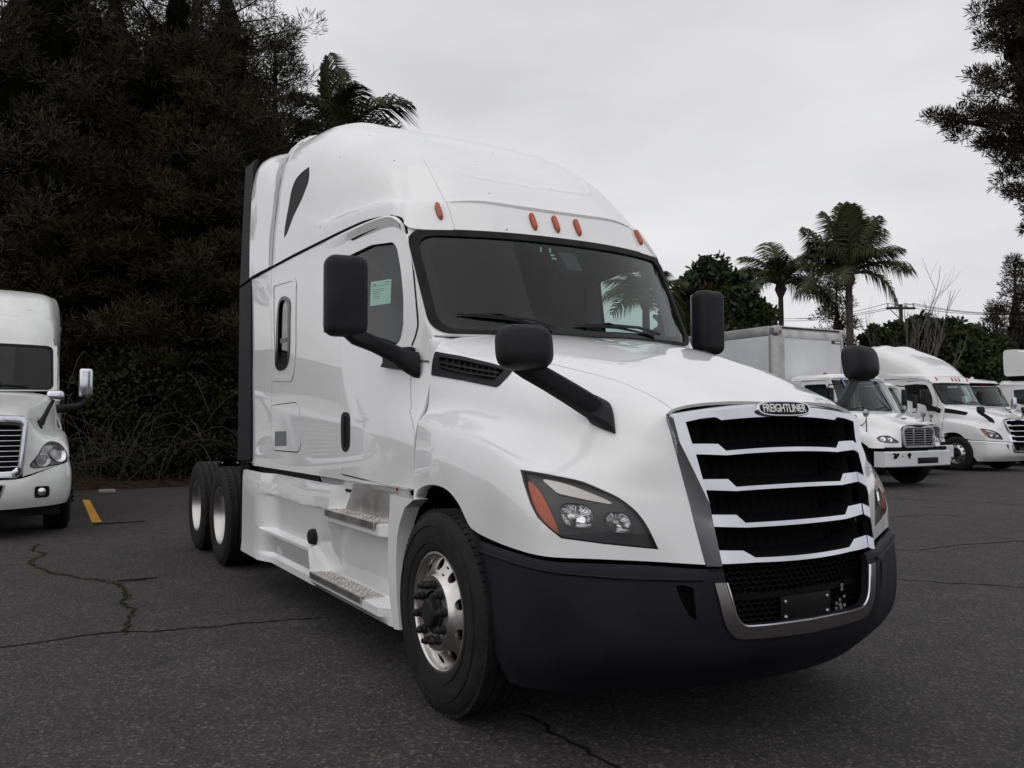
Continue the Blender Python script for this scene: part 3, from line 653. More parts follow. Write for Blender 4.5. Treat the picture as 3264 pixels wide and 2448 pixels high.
    uvs = S_cab.nears(q); rs = np.concatenate([[(-4.14,-1.182,2.822)], S_cab.at(uvs)+S_cab.nrm(uvs)*.006+np.array([0, 0, .004])])
    both(MB().tube(catmull(rs, 3), .009, 6)).build('roof_seam', 'matte_black', root)
    # black foot of the mirror and the little name on the cowl
    q = MB(); q.box((-.545,-.80,1.90), (.14,.40,.12), .03, seg=3); both(q).build('cowl_corner', 'white_paint', root)
    # ---- windscreen
    def wsp(a, b): return S_ws.near(ws_pt(a, b))
    corner = [wsp(a, b) for a, b in ((-.955,.0),(.955,.0),(.965,1.0),(-.965,1.0))]; o_out = round_poly(corner, [.13, .13, .13, .13], 8)
    o_mid = round_poly([wsp(a, b) for a, b in ((-.905,.03),(.905,.03),(.915,.935),(-.915,.935))], .12, 8)
    o_in = round_poly([wsp(a, b) for a, b in ((-.845,.095),(.845,.095),(.87,.885),(-.87,.885))], .12, 8)
    S_ws.sheet(S_ws.split([], [o_out], step=.05, outer=np.array([wsp(a, b) for a, b in ((-.967,-.012),(.967,-.012),(.967,1.012),(-.967,1.012))]))[0], .02, -.004, 1).build('windscreen_surround', 'white_paint', root, 30)
    wso = S_ws.patch(o_mid+(o_mid-o_mid.mean(0))*.004, 0, -.004, 1, step=.06).build('windscreen', 'windshield_glass', root)
    S_ws.sheet(S_ws.split([o_out], [o_mid], step=.04)[0], .03, .008, 1).build('windscreen_seal', 'rubber', wso, 40)
    S_ws.sheet(S_ws.split([o_mid], [o_in], step=.05)[0], .003, -.012, 1).build('windscreen_border', 'matte_black', wso)
    q = S_ws.patch(round_poly([wsp(a, b) for a, b in ((-.02,.70),(.10,.70),(.07,.93),(-.05,.93))], .02, 3), .05, -.02, 1); q.build('windscreen_camera', 'lamp_housing', wso)
    st = MB()
    for a, b, w_, h_ in ((-.245,.925,.035,.01),(-.17,.885,.012,.03),(-.105,.885,.014,.03),(-.10,.835,.03,.012),(-.095,.80,.036,.012)):
        p = S_ws.at(wsp(a, b))[0]; st.box(p-np.array([.012, 0, .012]), (.004, w_, h_))
    st.build('windscreen_sticker', 'paper', wso)
    for pa, pb, pc in (((985,681),(1100,690),(1195,712)), ((1243,705),(1330,709),(1420,726))):
        A = [S_ws.at(S_ws.pick(v))[0]+np.array([.022, 0, .012]) for v in (pa, ((pa[0]+pb[0])/2, (pa[1]+pb[1])/2-1), pb, ((pb[0]+pc[0])/2, (pb[1]+pc[1])/2-5), pc)]
        w_ = MB().tube([A[0]-np.array([.012, 0, .004]), (A[0]+A[1])/2-np.array([.010, 0, .006]), A[1]-np.array([.01, 0, .008]), A[2]-np.array([.01, 0, .009]), A[2]-np.array([.012, 0, .014])+(A[4]-A[2])*.9], [.004,.009,.011,.010,.004], 6)
        w_.tube([(A[0]+A[1])/2, A[1], A[2], A[3], A[4]], [.006,.008,.011,.010,.012], 6)
        w_.tube([A[1], (A[1]+A[2])/2+np.array([.012,0,.012]), A[2]], .005, 5)
        w_.build('wiper', 'gloss_black', wso)
    # ---- roof
    rwin = smooth_poly(S_roof.picks([(668,362),(660,366),(648,376),(637,391),(628,418),(620,462),(613,509),(616,511),(624,495),(640,455),(657,418),(667,390)]), 3)
    sl = [S_roof.picks([(911,345+0),(925,372),(940,400),(955,430),(968,470),(979,498)]) if False else S_roof.nears([(-1.253,-.715,3.27),(-1.1,-.722,3.13),(-.93,-.73,2.96),(-.87,-.73,2.90),(-.80,-.727,2.79),(-.742,-.723,2.67)])]
    rg = [ring_line(smooth_open(x, 4), .0009) for x in sl]
    roof = S_roof.split([], [rwin]+rg, step=.045)[0]
    rm = S_roof.sheet(roof, .02, 0, 1)
    ro = both(rm).weld('roof_cap', 'roof_paint', root, 34)
    both(S_roof.patch(rwin, .004, -.006, 1)).build('roof_window', 'mesh_black', ro)
    both(S_roof.patch(ring_line(smooth_open(sl[0], 4), .012), .003, -.004, 1)).build('roof_joint', 'grey_metal', ro)
    def bead(name, pix, h, w_, mat='roof_paint', par=ro, S=S_roof):
        L = smooth_open(S.picks(pix), 5); P = S.at(L); N = S.nrm(L); q = MB(); rows = []
        for i, (p, n) in enumerate(zip(P, N)):
            t = P[min(i+1, len(P)-1)]-P[max(i-1, 0)]; t /= np.linalg.norm(t); s_ = np.cross(n, t); f_ = min(1, i/6, (len(P)-1-i)/6); rows.append([p+s_*w_*a+n*(h*f_*b-.002) for a, b in ((-1.6,0),(-.8,.55),(0,1),(.8,.55),(1.6,0))])
        both(q.grid(rows)).build(name, mat, par, 70)
    bead('roof_crease', [(911,304),(935,328),(960,352),(990,371),(1031,383),(1090,393),(1150,403),(1186,410)], .007, .022)
    mk = [(948,457),(1151,480),(1200,486)]
    for i, V in enumerate(mk):
        for sg in ((1, -1) if i < 2 else (1,)):
            p = S_roof.at(S_roof.pick(V))[0]
            if i == 2: p[1] = 0
            n = S_roof.nrm(S_roof.near(p))[0]; up = np.array([-.52, 0, .85]); up -= n*up.dot(n); up /= np.linalg.norm(up); sd_ = np.cross(up, n)
            M = Matrix((sd_, up, n)).transposed()
            q = MB(); P = []
            for zz, sc_ in ((-.004,1.0),(.012,1.0),(.022,.86),(.026,.6)):
                P.append([tuple(Vector(p)+M @ Vector((.017*sc_*math.copysign(abs(math.cos(t))**.6, math.cos(t)), (.068*sc_ if sc_ > .9 else .068-.017*(1-sc_)*2.5)*math.copysign(abs(math.sin(t))**.75, math.sin(t)), zz))) for t in np.linspace(0, 2*math.pi, 25)[:-1]])
            q.loft(P, cap=True); b = MB(); b.loft([[tuple(Vector(p)+M @ Vector((.020*math.cos(t), .072*math.copysign(abs(math.sin(t))**.7, math.sin(t)), zz))) for t in np.linspace(0, 2*math.pi, 25)[:-1]] for zz in (-.006, .004)])
            for k in (-.058, .058): b.box(Vector(p)+M @ Vector((0, k, .018)), (.007, .007, .007), mi=1)
            if sg < 0: q, b = q.mirrored(), b.mirrored()
            mo = q.build('marker_light', 'amber', ro, 50); b.build('marker_base', ['lamp_housing', 'letter_white'], mo)
    # ---- body behind: rear roof part, rear side part, dark side extenders
    E = resample(S_roof.G[0], 12)
    secs = [[(p[0]-.007, p[1]-.002, p[2]+.002) for p in E], [(p[0]*.75-3.72*.25-.02, p[1]*.985-.018*(1-k/11), p[2]*.75+.25*(2.825+(3.93-2.825)*min(1, (k/8.2)))) for k, p in enumerate(E)]]
    for x, zt, dy in ((-3.80,3.935,.010),(-4.12,3.975,.012)):
        pr = [(2.825,-1.168-dy),(2.98,-1.168-dy),(3.13,-1.167-dy),(3.28,-1.166-dy),(3.44,-1.16-dy),(3.6,-1.153-dy),(3.75,-1.135-dy),(zt-.11,-1.10-dy),(zt-.03,-1.01-dy),(zt+.015,-.75),(zt+.025,-.38),(zt+.03,0)]
        secs.append([(x, y, z) for z, y in pr])
    T = Surf(secs, 6, 6); mbr = T.sheet(T.split([], [], step=.09)[0], .02, 0, 1)
    both(mbr).weld('roof_extension', 'white_paint', root, 34)
    if side_dark:
        for mir in (0, 1):
            q = MB().prism([(-4.12,-1.172,1.13),(-4.13,-1.182,2.80),(-4.57,-1.19,2.79),(-4.62,-1.18,1.11)], (0, .03, 0)); q.prism([(-4.13,-1.182,2.83),(-4.105,-1.18,3.86),(-4.11,-1.15,3.955),(-4.48,-1.165,3.965),(-4.565,-1.19,2.815)], (0, .03, 0))
            (q.mirrored() if mir else q).build('side_extender', 'bumper_plastic', root)
    MB().bb(-4.13, -4.09, -1.12, 1.12, 1.1, 3.78).build('cab_back', 'white_paint', root)
    # ---- bumper
    pk = S_bump.picks([(1460,1266),(1497,1270),(1500,1290),(1505,1338),(1497,1336),(1484,1322)])
    pocket = smooth_poly(pk, 2)
    ib = round_poly([S_bump.near(p) for p in ((1.27,-.445,.86),(1.28,-.41,.60),(1.33,0,.59),(1.33,.0,.86))], [0, .05, 0, 0], 6)
    ib = np.concatenate([ib, [(S_bump.lu+.1, ib[-2][1]), (S_bump.lu+.1, -.1), (ib[0][0]-.008, -.1)]])
    ib = round_poly([S_bump.near((1.27,-.452,.80))+np.array([-.004,-.2]), S_bump.near((1.27,-.452,.80)), S_bump.near((1.28,-.405,.607)), S_bump.near((1.33,0,.595)), S_bump.near((1.33,0,.595))+np.array([.3, 0]), (S_bump.lu+.3, -.2)], [0, 0, .055, 0, 0, 0], 6)
    res = S_bump.split([], [pocket, ib], step=.045)[0]
    bmb = S_bump.sheet(res, .03, 0, -1)
    bo = both(bmb).weld('bumper', bumper_mat, root, 36)
    both(S_bump.patch(pocket+(pocket-pocket.mean(0))*.05, .01, -.05, -1)).build('bumper_pocket', 'matte_black', bo)
    c0 = S_bump.near((1.27,-.452,.785)); tr = [c0, S_bump.near((1.28,-.405,.607)), S_bump.near((1.33,0,.595)), S_bump.near((1.33,0,.595))+np.array([.06, 0])]
    ti = round_poly(tr, [0, .055, 0, 0], 7); to = round_poly([c0+np.array([-.052, 0]), S_bump.near((1.275,-.455,.555)), S_bump.near((1.32,0,.535)), S_bump.near((1.32,0,.535))+np.array([.06, 0])], [0, .085, 0, 0], 7)
    trim = S_bump.patch(np.concatenate([ti, to[::-1]]), .03, .012, -1, step=.03)
    keep = both(trim); keep.weld('bumper_trim', 'chrome_dull', bo, 30)
    L = S_bump.at(resample(ti, 30)); N = S_bump.nrm(resample(ti, 30))*-1
    both(MB().tube(L[L[:, 1] < .001]+N[L[:, 1] < .001]*.01, .006, 6)).build('bumper_trim', 'chrome', bo)
    L = S_bump.nears([(.30,-1.14,.862),(.6,-1.16,.858),(.9,-1.12,.845),(1.08,-1.0,.835),(1.2,-.82,.822),(1.262,-.55,.806)]); P = S_bump.at(smooth_open(L, 4)); both(MB().tube(P+np.array([.003,-.004,0]), .008, 6)).build('bumper_ridge', bumper_mat, bo)
    # lower grille: dark honeycomb bars
    def honey(z0, z1, x0, ymax, cell=.036):
        q = MB(); hh = cell*.5; 
        rows = int((z1-z0)/(cell*.62))+1; cols = int(2*ymax/cell)+2
        for i in range(rows):
            for j in range(-cols//2, cols//2+1):
                cy = j*cell+(i % 2)*cell*.5; cz = z0+i*cell*.62
                if abs(cy) > ymax: continue
                hx = lambda k: (cy+cell*.5*math.sin(math.pi*k/3), cz+cell*.38*math.cos(math.pi*k/3))
                for k in (0, 1, 2):
                    a, b = hx(k), hx(k+1)
                    if max(a[1], b[1]) > z1: continue
                    xf = lambda y: x0-.16*(abs(y)/.5)**2*.5
                    q.add([(xf(a[0]), a[0], a[1]-.0025), (xf(b[0]), b[0], b[1]-.0025), (xf(b[0]), b[0]+.003, b[1]+.0025), (xf(a[0]), a[0]+.003, a[1]+.0025), (xf(a[0])-.02, a[0], a[1]), (xf(b[0])-.02, b[0], b[1])], [(0,1,2,3),(0,4,5,1),(3,2,5,4)])
        return q
    honey(.735, .845, 1.285, .47).build('bumper_mesh', 'mesh_black', bo); honey(.60, .70, 1.295, .43).build('bumper_mesh', 'mesh_black', bo)
    q = MB(); 
    q.loft([[(1.26-.08*(y/.5)**2, y, .72), (1.29-.08*(y/.5)**2, y, .722), (1.29-.08*(y/.5)**2, y, .695), (1.26-.08*(y/.5)**2, y, .69)] for y in np.linspace(-.46, .46, 13)]); q.bb(1.05, 1.12, -.6, .6, .5, .9)
    q.build('bumper_bar', 'matte_black', bo)
    pl = MB().bb(1.296, 1.306, -.15, .165, .588, .70, .004).build('plate_holder', 'mesh_black', bo)
    b = MB()
    for y in (-.125, .14):
        for z in (.612, .678): b.lathe([(0,.008),(.006,.007),(.009,.002),(.009,0)], 10, 'x', c=(1.306, y, z))
    b.build('plate_bolt', 'aluminium', pl)
    # scuffs on the honeycomb where a sticker came off
    rr = random.Random(3)
    for y, z in ((.27,.708),(.27,.69),(.285,.655),(.255,.642),(.232,.628),(.256,.620),(.285,.615),(.23,.606),(.262,.604)): MB().box((1.282, y, z), (.004, .011+rr.random()*.006, .011+rr.random()*.006)).build('torn_sticker', 'hatch_grey', bo)
    # ---- grille
    def gp(px, py): return S_grl.pick(((2050+px*.51236)/SC, (1200+py*.51236)/SC))
    mid = S_grl.lu/2
    def sym(P): P = np.asarray(P); Q = P[::-1].copy(); Q[:, 0] = 2*mid-Q[:, 0]; return np.concatenate([P, Q])
    GR = empty('grille'); GR.parent = root
    inner = [gp(462,1190), gp(455,1150), gp(380,820), gp(300,480), gp(243,292), gp(330,272), gp(415,262), gp(432,264), gp(462,281)]
    inner = sym(inner); inner[0][1] = -.05; inner[-1][1] = -.05
    rl = [np.array([(u_(v_), v_) for v_ in np.linspace(.0, S_grl.lv*.985, 60)]) for u_ in (lambda v: .012+.062*np.clip((.80-v/S_grl.lv)/.5, 0, 1), lambda v: S_grl.lu-(.012+.062*np.clip((.80-v/S_grl.lv)/.5, 0, 1)))]
    sur = S_grl.split([], [inner], step=.014, lines=rl)[0]
    def ridge(uv):
        d0 = .012+.062*np.clip((.80-uv[:, 1]/S_grl.lv)/.5, 0, 1); d = np.minimum(np.minimum(uv[:, 0], S_grl.lu-uv[:, 0])/d0, (S_grl.lv-uv[:, 1])/.014); return (.001+(.030+.030*np.clip((.80-uv[:, 1]/S_grl.lv)/.5, 0, 1))*np.clip(d, 0, 1))[:, None]
    sm = S_grl.sheet(sur, .05, ridge, 1)
    sm.build('grille_surround', 'chrome', GR, 30)
    bars = [([(278,423),(455,424),(503,466),(640,470)],[(302,488),(505,494),(640,494)]), ([(341,643),(516,642),(567,690),(700,692)],[(358,710),(565,716),(700,717)]),
            ([(398,862),(568,863),(624,913),(760,915)],[(416,936),(630,942),(760,943)]), ([(447,1083),(610,1085),(686,1128),(800,1128)],[(463,1168),(690,1158),(800,1156)])]
    for top, bot in bars:
        t = [gp(*p) for p in top]; b = [gp(*p) for p in bot]
        t[-1] = np.array([mid, t[-2][1]-.002]); b[-1] = np.array([mid, b[-2][1]-.002])
        poly = sym(list(b)+[]) if False else np.concatenate([t[:-1], [(2*mid-p[0], p[1]) for p in t[:-1][::-1]], [(2*mid-p[0], p[1]) for p in b[:-1]], b[:-1][::-1]])
        q = S_grl.patch(poly, .02, .016, 1, step=.03, mi=0, mi_side=1)
        # dark top ledge that runs back from the end blocks
        P = S_grl.at(np.array([t[0], t[1], t[2]])); 
        for sg in (1, -1):
            A = [np.array([p[0], p[1]*sg, p[2]]) for p in P]; B = [p+np.array([-.10, -.012*sg*0, .028]) for p in A]
            q.add([*A, *B], [(0,1,4,3),(1,2,5,4)], 1)
        A = S_grl.at(np.stack([np.linspace(t[2][0], 2*mid-t[2][0], 12), np.full(12, t[2][1])], 1)); q.grid([[p+np.array([0, 0, -.001]), p+np.array([-.10, 0, .03])] for p in A], 1)
        A = S_grl.at(np.stack([np.linspace(b[0][0], 2*mid-b[0][0], 14), np.full(14, b[0][1])], 1)); q.grid([[p+np.array([.005, 0, .002]), p+np.array([-.10, 0, .02])] for p in A], 1)
        q.build('grille_bar', ['chrome', 'gloss_black'], GR, 25)
    # inner side cheeks and the dark core
    for sg in (-1, 1):
        rows = []
        for t in np.linspace(0, 1, 8):
            p = S_grl.at(np.array([[S_grl.lu*.105 if sg < 0 else S_grl.lu*.895, S_grl.lv*t*.96]]))[0]; rows.append([p, p+np.array([-.14, 0, 0])])
        MB().grid(rows).build('grille_cheek', 'black_plastic', GR)
    P = np.array([S_grl.at(np.array([[S_grl.lu*a, S_grl.lv*b] for b in (-.05+.05, .5, .97)]))+np.array([-.13, 0, 0]) for a in np.linspace(.02, .98, 9)])
    q = MB().grid(P)
    for k in range(16):
        y = -.45+.06*k; q.tube([(1.21-.13*(abs(y)/.5)**2*.5, y, .86), (1.06-.1*(abs(y)/.5)**2*.5, y, 1.46)], .006, 4)
    q.build('radiator_core', 'matte_black', GR)
    # badge
    bc = S_grl.at(np.array([[mid, S_grl.lv*.935]]))[0]; bc = S_grl.at(gp(815,212))[0]; bc[1] = 0
    up = S_grl.at(np.array([[mid, S_grl.lv*.97]]))[0]-S_grl.at(np.array([[mid, S_grl.lv*.88]]))[0]; up[1] = 0; up /= np.linalg.norm(up); n = np.cross(np.array([0, 1., 0]), up)
    M = Matrix((np.array([0, 1., 0]), up, n)).transposed(); bc = Vector(bc)+Vector(n)*.028
    def oval(w_, h_, z): return [tuple(bc+M @ Vector((w_*math.copysign(abs(math.cos(t))**.62, math.cos(t)), h_*math.copysign(abs(math.sin(t))**.72, math.sin(t)), z))) for t in np.linspace(0, 2*math.pi, 49)[:-1]]
    bo_ = MB().loft([oval(.172,.037,-.008), oval(.172,.037,.010), oval(.168,.034,.014), oval(.158,.030,.014), oval(.156,.028,.008)]).build('badge', 'chrome', GR, 30)
    MB().loft([oval(.1565,.0285,.006), oval(.1565,.0285,.0105)]).build('badge_plate', 'mesh_black', bo_)
    text('FREIGHTLINER', .054, bc+Vector(n)*.0125, M, 'letter_white', GR, 'badge_lettering', width=.275)
    # ---- mirrors
    def mirror_set(mir):
        g = empty('door_mirror'); g.parent = root
        def put(mb, nm, m, a=40): return (mb.mirrored() if mir else mb).build(nm, m, g, a)
        MH = Matrix.Rotation(R(-6), 3, 'Z')
        put(MB().box((-.80,-1.405,2.205), (.16,.25,.475), .062, seg=6, M=MH), 'mirror_head', 'black_plastic', 60)
        put(MB().box((-.886,-1.405,2.205), (.006,.20,.42), .003, M=MH), 'mirror_glass', 'reflector')
        # arm from the bottom of the head forwards and inwards to the foot on the cowl
        secs = []
        for p, hx, hz in (((-.80,-1.42,2.03),.045,.05),((-.79,-1.36,1.975),.05,.048),((-.76,-1.25,1.93),.05,.045),((-.70,-1.14,1.87),.05,.05),((-.64,-1.08,1.82),.05,.062),((-.60,-1.04,1.80),.045,.075)):
            p = np.array(p); secs.append([p+np.array([hx*a, 0, hz*b]) for a, b in ((-1,-.6),(-.6,-1),(.6,-1),(1,-.6),(1,.6),(.6,1),(-.6,1),(-1,.6))])
        put(MB().loft(secs), 'mirror_arm', 'black_plastic', 40)
        ft = S_cab.nears([hit(v, 'y', -1.07) for v in ((835,757),(862,752),(885,748),(886,770),(885,801),(836,795),(840,785))]); put(S_cab.patch(round_poly(ft, .015, 2), .03, .035, 1), 'mirror_foot', 'black_plastic')
        h = empty('hood_mirror'); h.parent = root
        def puth(mb, nm, m, a=40): return (mb.mirrored() if mir else mb).build(nm, m, h, a)
        MH = Matrix.Rotation(R(-8), 3, 'Z') @ Matrix.Rotation(R(-8), 3, 'Y')
        hc = Vector((.742,-1.112,1.795))
        q = MB(); P = []
        for xx, sc_ in ((.085,.0),(.083,.35),(.076,.66),(.058,.86),(.03,.97),(.0,1.0),(-.025,.98),(-.035,.9)):
            P.append([tuple(hc+MH @ Vector((xx, .132*sc_*math.copysign(abs(math.cos(t))**.55, math.cos(t)), .102*sc_*math.copysign(abs(math.sin(t))**.6, math.sin(t))))) for t in np.linspace(0, 2*math.pi, 37)[:-1]])
        puth(q.loft(P), 'mirror_head', 'black_plastic', 60)
        puth(MB().loft([[tuple(hc+MH @ Vector((xx, .115*math.copysign(abs(math.cos(t))**.5, math.cos(t)), .085*math.copysign(abs(math.sin(t))**.5, math.sin(t))))) for t in np.linspace(0, 2*math.pi, 29)[:-1]] for xx in (-.034, -.039)]), 'mirror_glass', 'reflector')
        ft = S_hood.picks([(1262,866),(1290,862),(1322,878),(1327,900),(1331,938),(1300,927),(1275,915),(1266,900)])
        A = S_hood.at(round_poly(ft, .02, 3)); N = S_hood.nrm(round_poly(ft, .02, 3))*-1; c = A.mean(0); n = N.mean(0); e = c+n*.035
        puth(MB().loft([A-N*.01, A+N*.02, c+(A-c)*.9+N*.04, c+(A-c)*.6+N*.06]), 'mirror_foot', 'black_plastic', 40)
        secs = []; st = np.array([.715,-1.13,1.725])
        for t, hx, hz in ((0,.055,.036),(.12,.058,.042),(.4,.054,.045),(.7,.054,.048),(.93,.056,.05),(1.0,.04,.035)):
            p = st+(e-st)*t+np.array([0,-.012,.012])*math.sin(math.pi*t); secs.append([p+np.array([hx*a*.6, hx*a*.35, hz*b]) for a, b in ((-1,-.6),(-.6,-1),(.6,-1),(1,-.6),(1,.6),(.6,1),(-.6,1),(-1,.6))])
        puth(MB().loft(secs), 'mirror_arm', 'black_plastic', 40)
    mirror_set(False); mirror_set(True)
    # cowl lettering
    A = S_cab.at(S_cab.nears([hit(v, 'y', -1.03) for v in ((889,778.5),(922,780))])); c = (A[0]+A[1])/2; d = A[1]-A[0]; wd = np.linalg.norm(d); d /= wd; n = S_cab.nrm(S_cab.near(c))[0]; upv = np.cross(n, d)
    text('CASCADIA', .02, Vector(c)+Vector(n)*.004, Matrix((d, upv, n)).transposed(), 'lamp_housing', root, 'name_lettering', width=wd*.95)
    # ---- skirts, steps, underside
    SK = []
    flat = [(1.035,-1.20),(.97,-1.208),(.865,-1.210),(.845,-1.210),(.61,-1.211),(.572,-1.211),(.558,-1.211),(.53,-1.211),(.37,-1.212),(.335,-1.216),(.285,-1.22)]
    fair = [(1.035,-1.145),(.97,-1.15),(.868,-1.158),(.845,-1.135),(.61,-1.122),(.575,-1.122),(.555,-1.19),(.535,-1.192),(.37,-1.132),(.335,-1.152),(.285,-1.155)]
    step0 = [(1.035,-1.145),(.97,-1.15),(.868,-1.158),(.845,-1.135),(.61,-1.11),(.46,-1.06),(.40,-1.06),(.385,-1.20),(.335,-1.20),(.305,-1.17),(.285,-1.15)]
    step1 = [(1.035,-1.045),(.97,-1.05),(.875,-1.05),(.862,-1.195),(.80,-1.195),(.765,-1.08),(.40,-1.055),(.385,-1.20),(.335,-1.20),(.305,-1.165),(.285,-1.15)]
    for x, pr in ((-4.27,flat),(-3.62,flat),(-3.40,fair),(-2.75,fair),(-2.22,fair),(-2.14,step0),(-1.86,step0),(-1.78,step1),(-1.3,step1),(-.80,step1),(-.74,[(z, max(y, -1.13) if y > -1.12 else -1.15) for z, y in step1]),(-.62,[(z, -1.12) for z, y in step1])): SK.append([(x, y, z) for z, y in pr])
    SS = Surf(SK, 3, 3, True, True); P = SS.G; q = MB().grid(P, flip=False)
    q2 = MB(); q2.join(q); inn = P+np.array([0, .03, 0]); q2.grid(inn, flip=True)
    e0 = P[0]; q2.grid([[a, b] for a, b in zip(P[0], inn[0])])
    fl = [hit(v, 'y', -1.2) for v in ((843,1068),(893,1079.5),(874,1097),(863,1130),(857.5,1161),(855,1214),(857,1290),(863,1361),(851,1358.5),(841,1290),(838,1214),(838,1161))]
    q2.prism([(p[0], -1.2, p[2]) for p in fl], (0, .09, 0))
    sk = both(q2).build('side_skirt', 'white_paint', root, 25)
    for mir in (0, 1):
        for zc, x0, x1 in ((.864,-1.78,-.80),(.389,-2.12,-1.02)):
            t = MB().loft([[(x0+.10,-1.07,zc),(x1,-1.07,zc),(x1-.05,-1.205,zc),(x0,-1.205,zc)], [(x0+.10,-1.07,zc+.014),(x1,-1.07,zc+.014),(x1-.05,-1.205,zc+.014),(x0,-1.205,zc+.014)]])
            t.bb(x0, x1-.05, -1.212, -1.203, zc-.03, zc+.012)
            for i in range(int((x1-x0-.12)/.036)):
                for j in range(4): t.box((x0+.09+i*.036+(j % 2)*.018-.012*j, -1.085-j*.032, zc+.016), (.022,.007,.006), M=Matrix.Rotation(R(45 if (i+j) % 2 else -45), 3, 'Z'))
            (t.mirrored() if mir else t).build('step', 'aluminium', PAIR[sk.name] if mir else sk, 30)
        t = MB().prism([(-1.56,-1.082,1.055),(-.80,-1.082,1.045),(-.84,-1.088,.882),(-1.70,-1.088,.882)], (0, .006, 0)); (t.mirrored() if mir else t).build('kick_plate', 'aluminium', PAIR[sk.name] if mir else sk)
        cp = hit((692,1158), 'y', -1.085); t = MB()
        for k in range(1): t.lathe([(.058,-.0),(.060,-.012),(.056,-.05),(.045,-.058),(.0,-.06)], 10, 'y', c=(cp[0], -1.115, cp[2]))
        (t.mirrored() if mir else t).build('tank_cap', 'black_plastic', PAIR[sk.name] if mir else sk, 25)
    # panel between cab floor and skirt, with its amber reflector
    rk = MB(); rk.grid([[(x, -1.105, 1.098), (x, -1.085, 1.075), (x, -1.075, 1.05), (x, -1.04, .96)] for x in np.linspace(-3.35, -.60, 8)]); rk.grid([[(x, -1.12, 1.085), (x, -1.05, 1.09)] for x in (-4.1, -.5)])
    both(rk).build('cab_sill', 'white_paint', root)
    cb = MB(); cb.grid([[(x, -1.03, .95), (x, .0, .95)] for x in (-4.1, -.4)]); both(cb).build('cab_floor', 'matte_black', root)
    r0 = hit((858,1047), 'y', -1.10); both(MB().box((r0[0], -1.10, r0[2]), (.02, .012, .075), .003)).build('side_reflector', 'red_lens', root)
    ch = MB()
    for sg in (-1, 1):
        ch.bb(-7.35, 1.0, sg*.38, sg*.46, .72, .98); ch.bb(-4.3, -.75, sg*.5, sg*1.02, .36, .92, .05)
        ch.bb(-4.62, -4.28, sg*.5, sg*1.15, .90, 1.10)
    for x in (0, -5.324, -6.644): ch.tube([(x, -.85, .51), (x, .85, .51)], .09, 10); ch.box((x, 0, .55), (.4, .5, .35), .06)
    ch.bb(-.6, 1.02, -.45, .45, .45, 1.2); ch.bb(-.55, .9, -.86, .86, .98, 1.02); ch.bb(-4.09, -.3, -1.0, 1.0, .86, .97); ch.bb(-.46, -.42, -.86, .86, .9, 1.80)
    ch.bb(-6.5, -5.4, -.45, .45, 1.0, 1.12, .03)
    ch.build('chassis', 'matte_black', root)
    for sg in (-1, 1):                                          # dark inner wing over the front wheel, wings over the rear wheels
        for x, r0, a0, a1, y0, y1 in ((-.04,.60,-8,200,.72,1.10), (-5.324,.60,88,178,.62,1.16)):
            MB().grid([[(x+r0*math.cos(R(a)), sg*y0, .51+r0*math.sin(R(a))), (x+r0*math.cos(R(a)), sg*y1, .51+r0*math.sin(R(a)))] for a in np.linspace(a0, a1, 18)]).build('mud_guard', 'matte_black', root)
        MB().bb(-4.62, -4.58, sg*.6, sg*1.15, .35, 1.02).build('mud_flap', 'matte_black', root); MB().bb(.42, .46, sg*.6, sg*1.02, .3, .95).build('mud_flap', 'matte_black', root)
    b = MB()
    for V in ((480,1000),(513,1000),(546,1000)):
        p = hit(V, 'y', -1.16); b.box((p[0], -1.158, p[2]), (.02, .02, .02), .006)
    b.build('bracket_bolt', 'aluminium', root)
    for sg in (-1, 1):
        wheel(root, sg, 0, sg*1.181, 'front')
        for x in (-5.324, -6.644): wheel(root, sg, x, sg*1.199, 'rear'); wheel(root, sg, x, sg*.86, 'rear')
    # ---- inside of the cab
    q = MB(); q.bb(-1.05, -.50, -.93, .93, 1.0, 1.80, .06); q.loft([[(-.58,y,1.92),(-.40,y,1.88),(-.42,y,1.5),(-1.0,y,1.5),(-1.0,y,1.80),(-.85,y,1.88)] for y in (-.82, .82)]); q.box((-.93, .42, 1.93), (.24, .5, .1), .05)
    q.build('dashboard', 'interior', root)
    q = MB(); q.bb(-4.05, -1.0, -1.06, 1.06, .99, 1.06); q.bb(-2.36, -2.3, -1.08, -.42, 1.0, 2.8); q.bb(-2.36, -2.3, .42, 1.08, 1.0, 2.8); q.bb(-4.06, -4.0, -1.1, 1.1, 1.0, 3.6)
    for sg in (-1, 1): q.bb(-2.3, -1.9, sg*1.05, sg*1.07, 1.05, 2.78); q.bb(-1.95, -.72, sg*1.0, sg*1.02, 1.0, 1.70); q.bb(-4.0, -2.3, sg*1.07, sg*1.09, 1.0, 2.8)
    q.bb(-2.36, -2.3, -.45, .45, 2.0, 2.8)
    q.build('cab_interior', 'interior', root)
    q = MB(); q.bb(-4.0, -1.1, -1.0, 1.0, 2.76, 2.80); q.bb(-1.3, -.98, -.86, .86, 2.60, 2.78, .05)
    q.build('headliner', 'headliner', root)
    for y in (-.52, .52):
        s_ = MB().box((-1.62, y, 1.52), (.55,.52,.16), .06, seg=3); s_.box((-1.92, y, 1.95), (.16,.50,.85), .07, seg=3, M=Matrix.Rotation(R(-8), 3, 'Y')); s_.bb(-1.85, -1.4, y-.18, y+.18, 1.06, 1.46); s_.build('seat', 'seat_fabric', root, 40)
    q = MB(); wc = Vector((-1.12, .52, 1.93)); MW = Matrix.Rotation(R(-52), 3, 'Y')
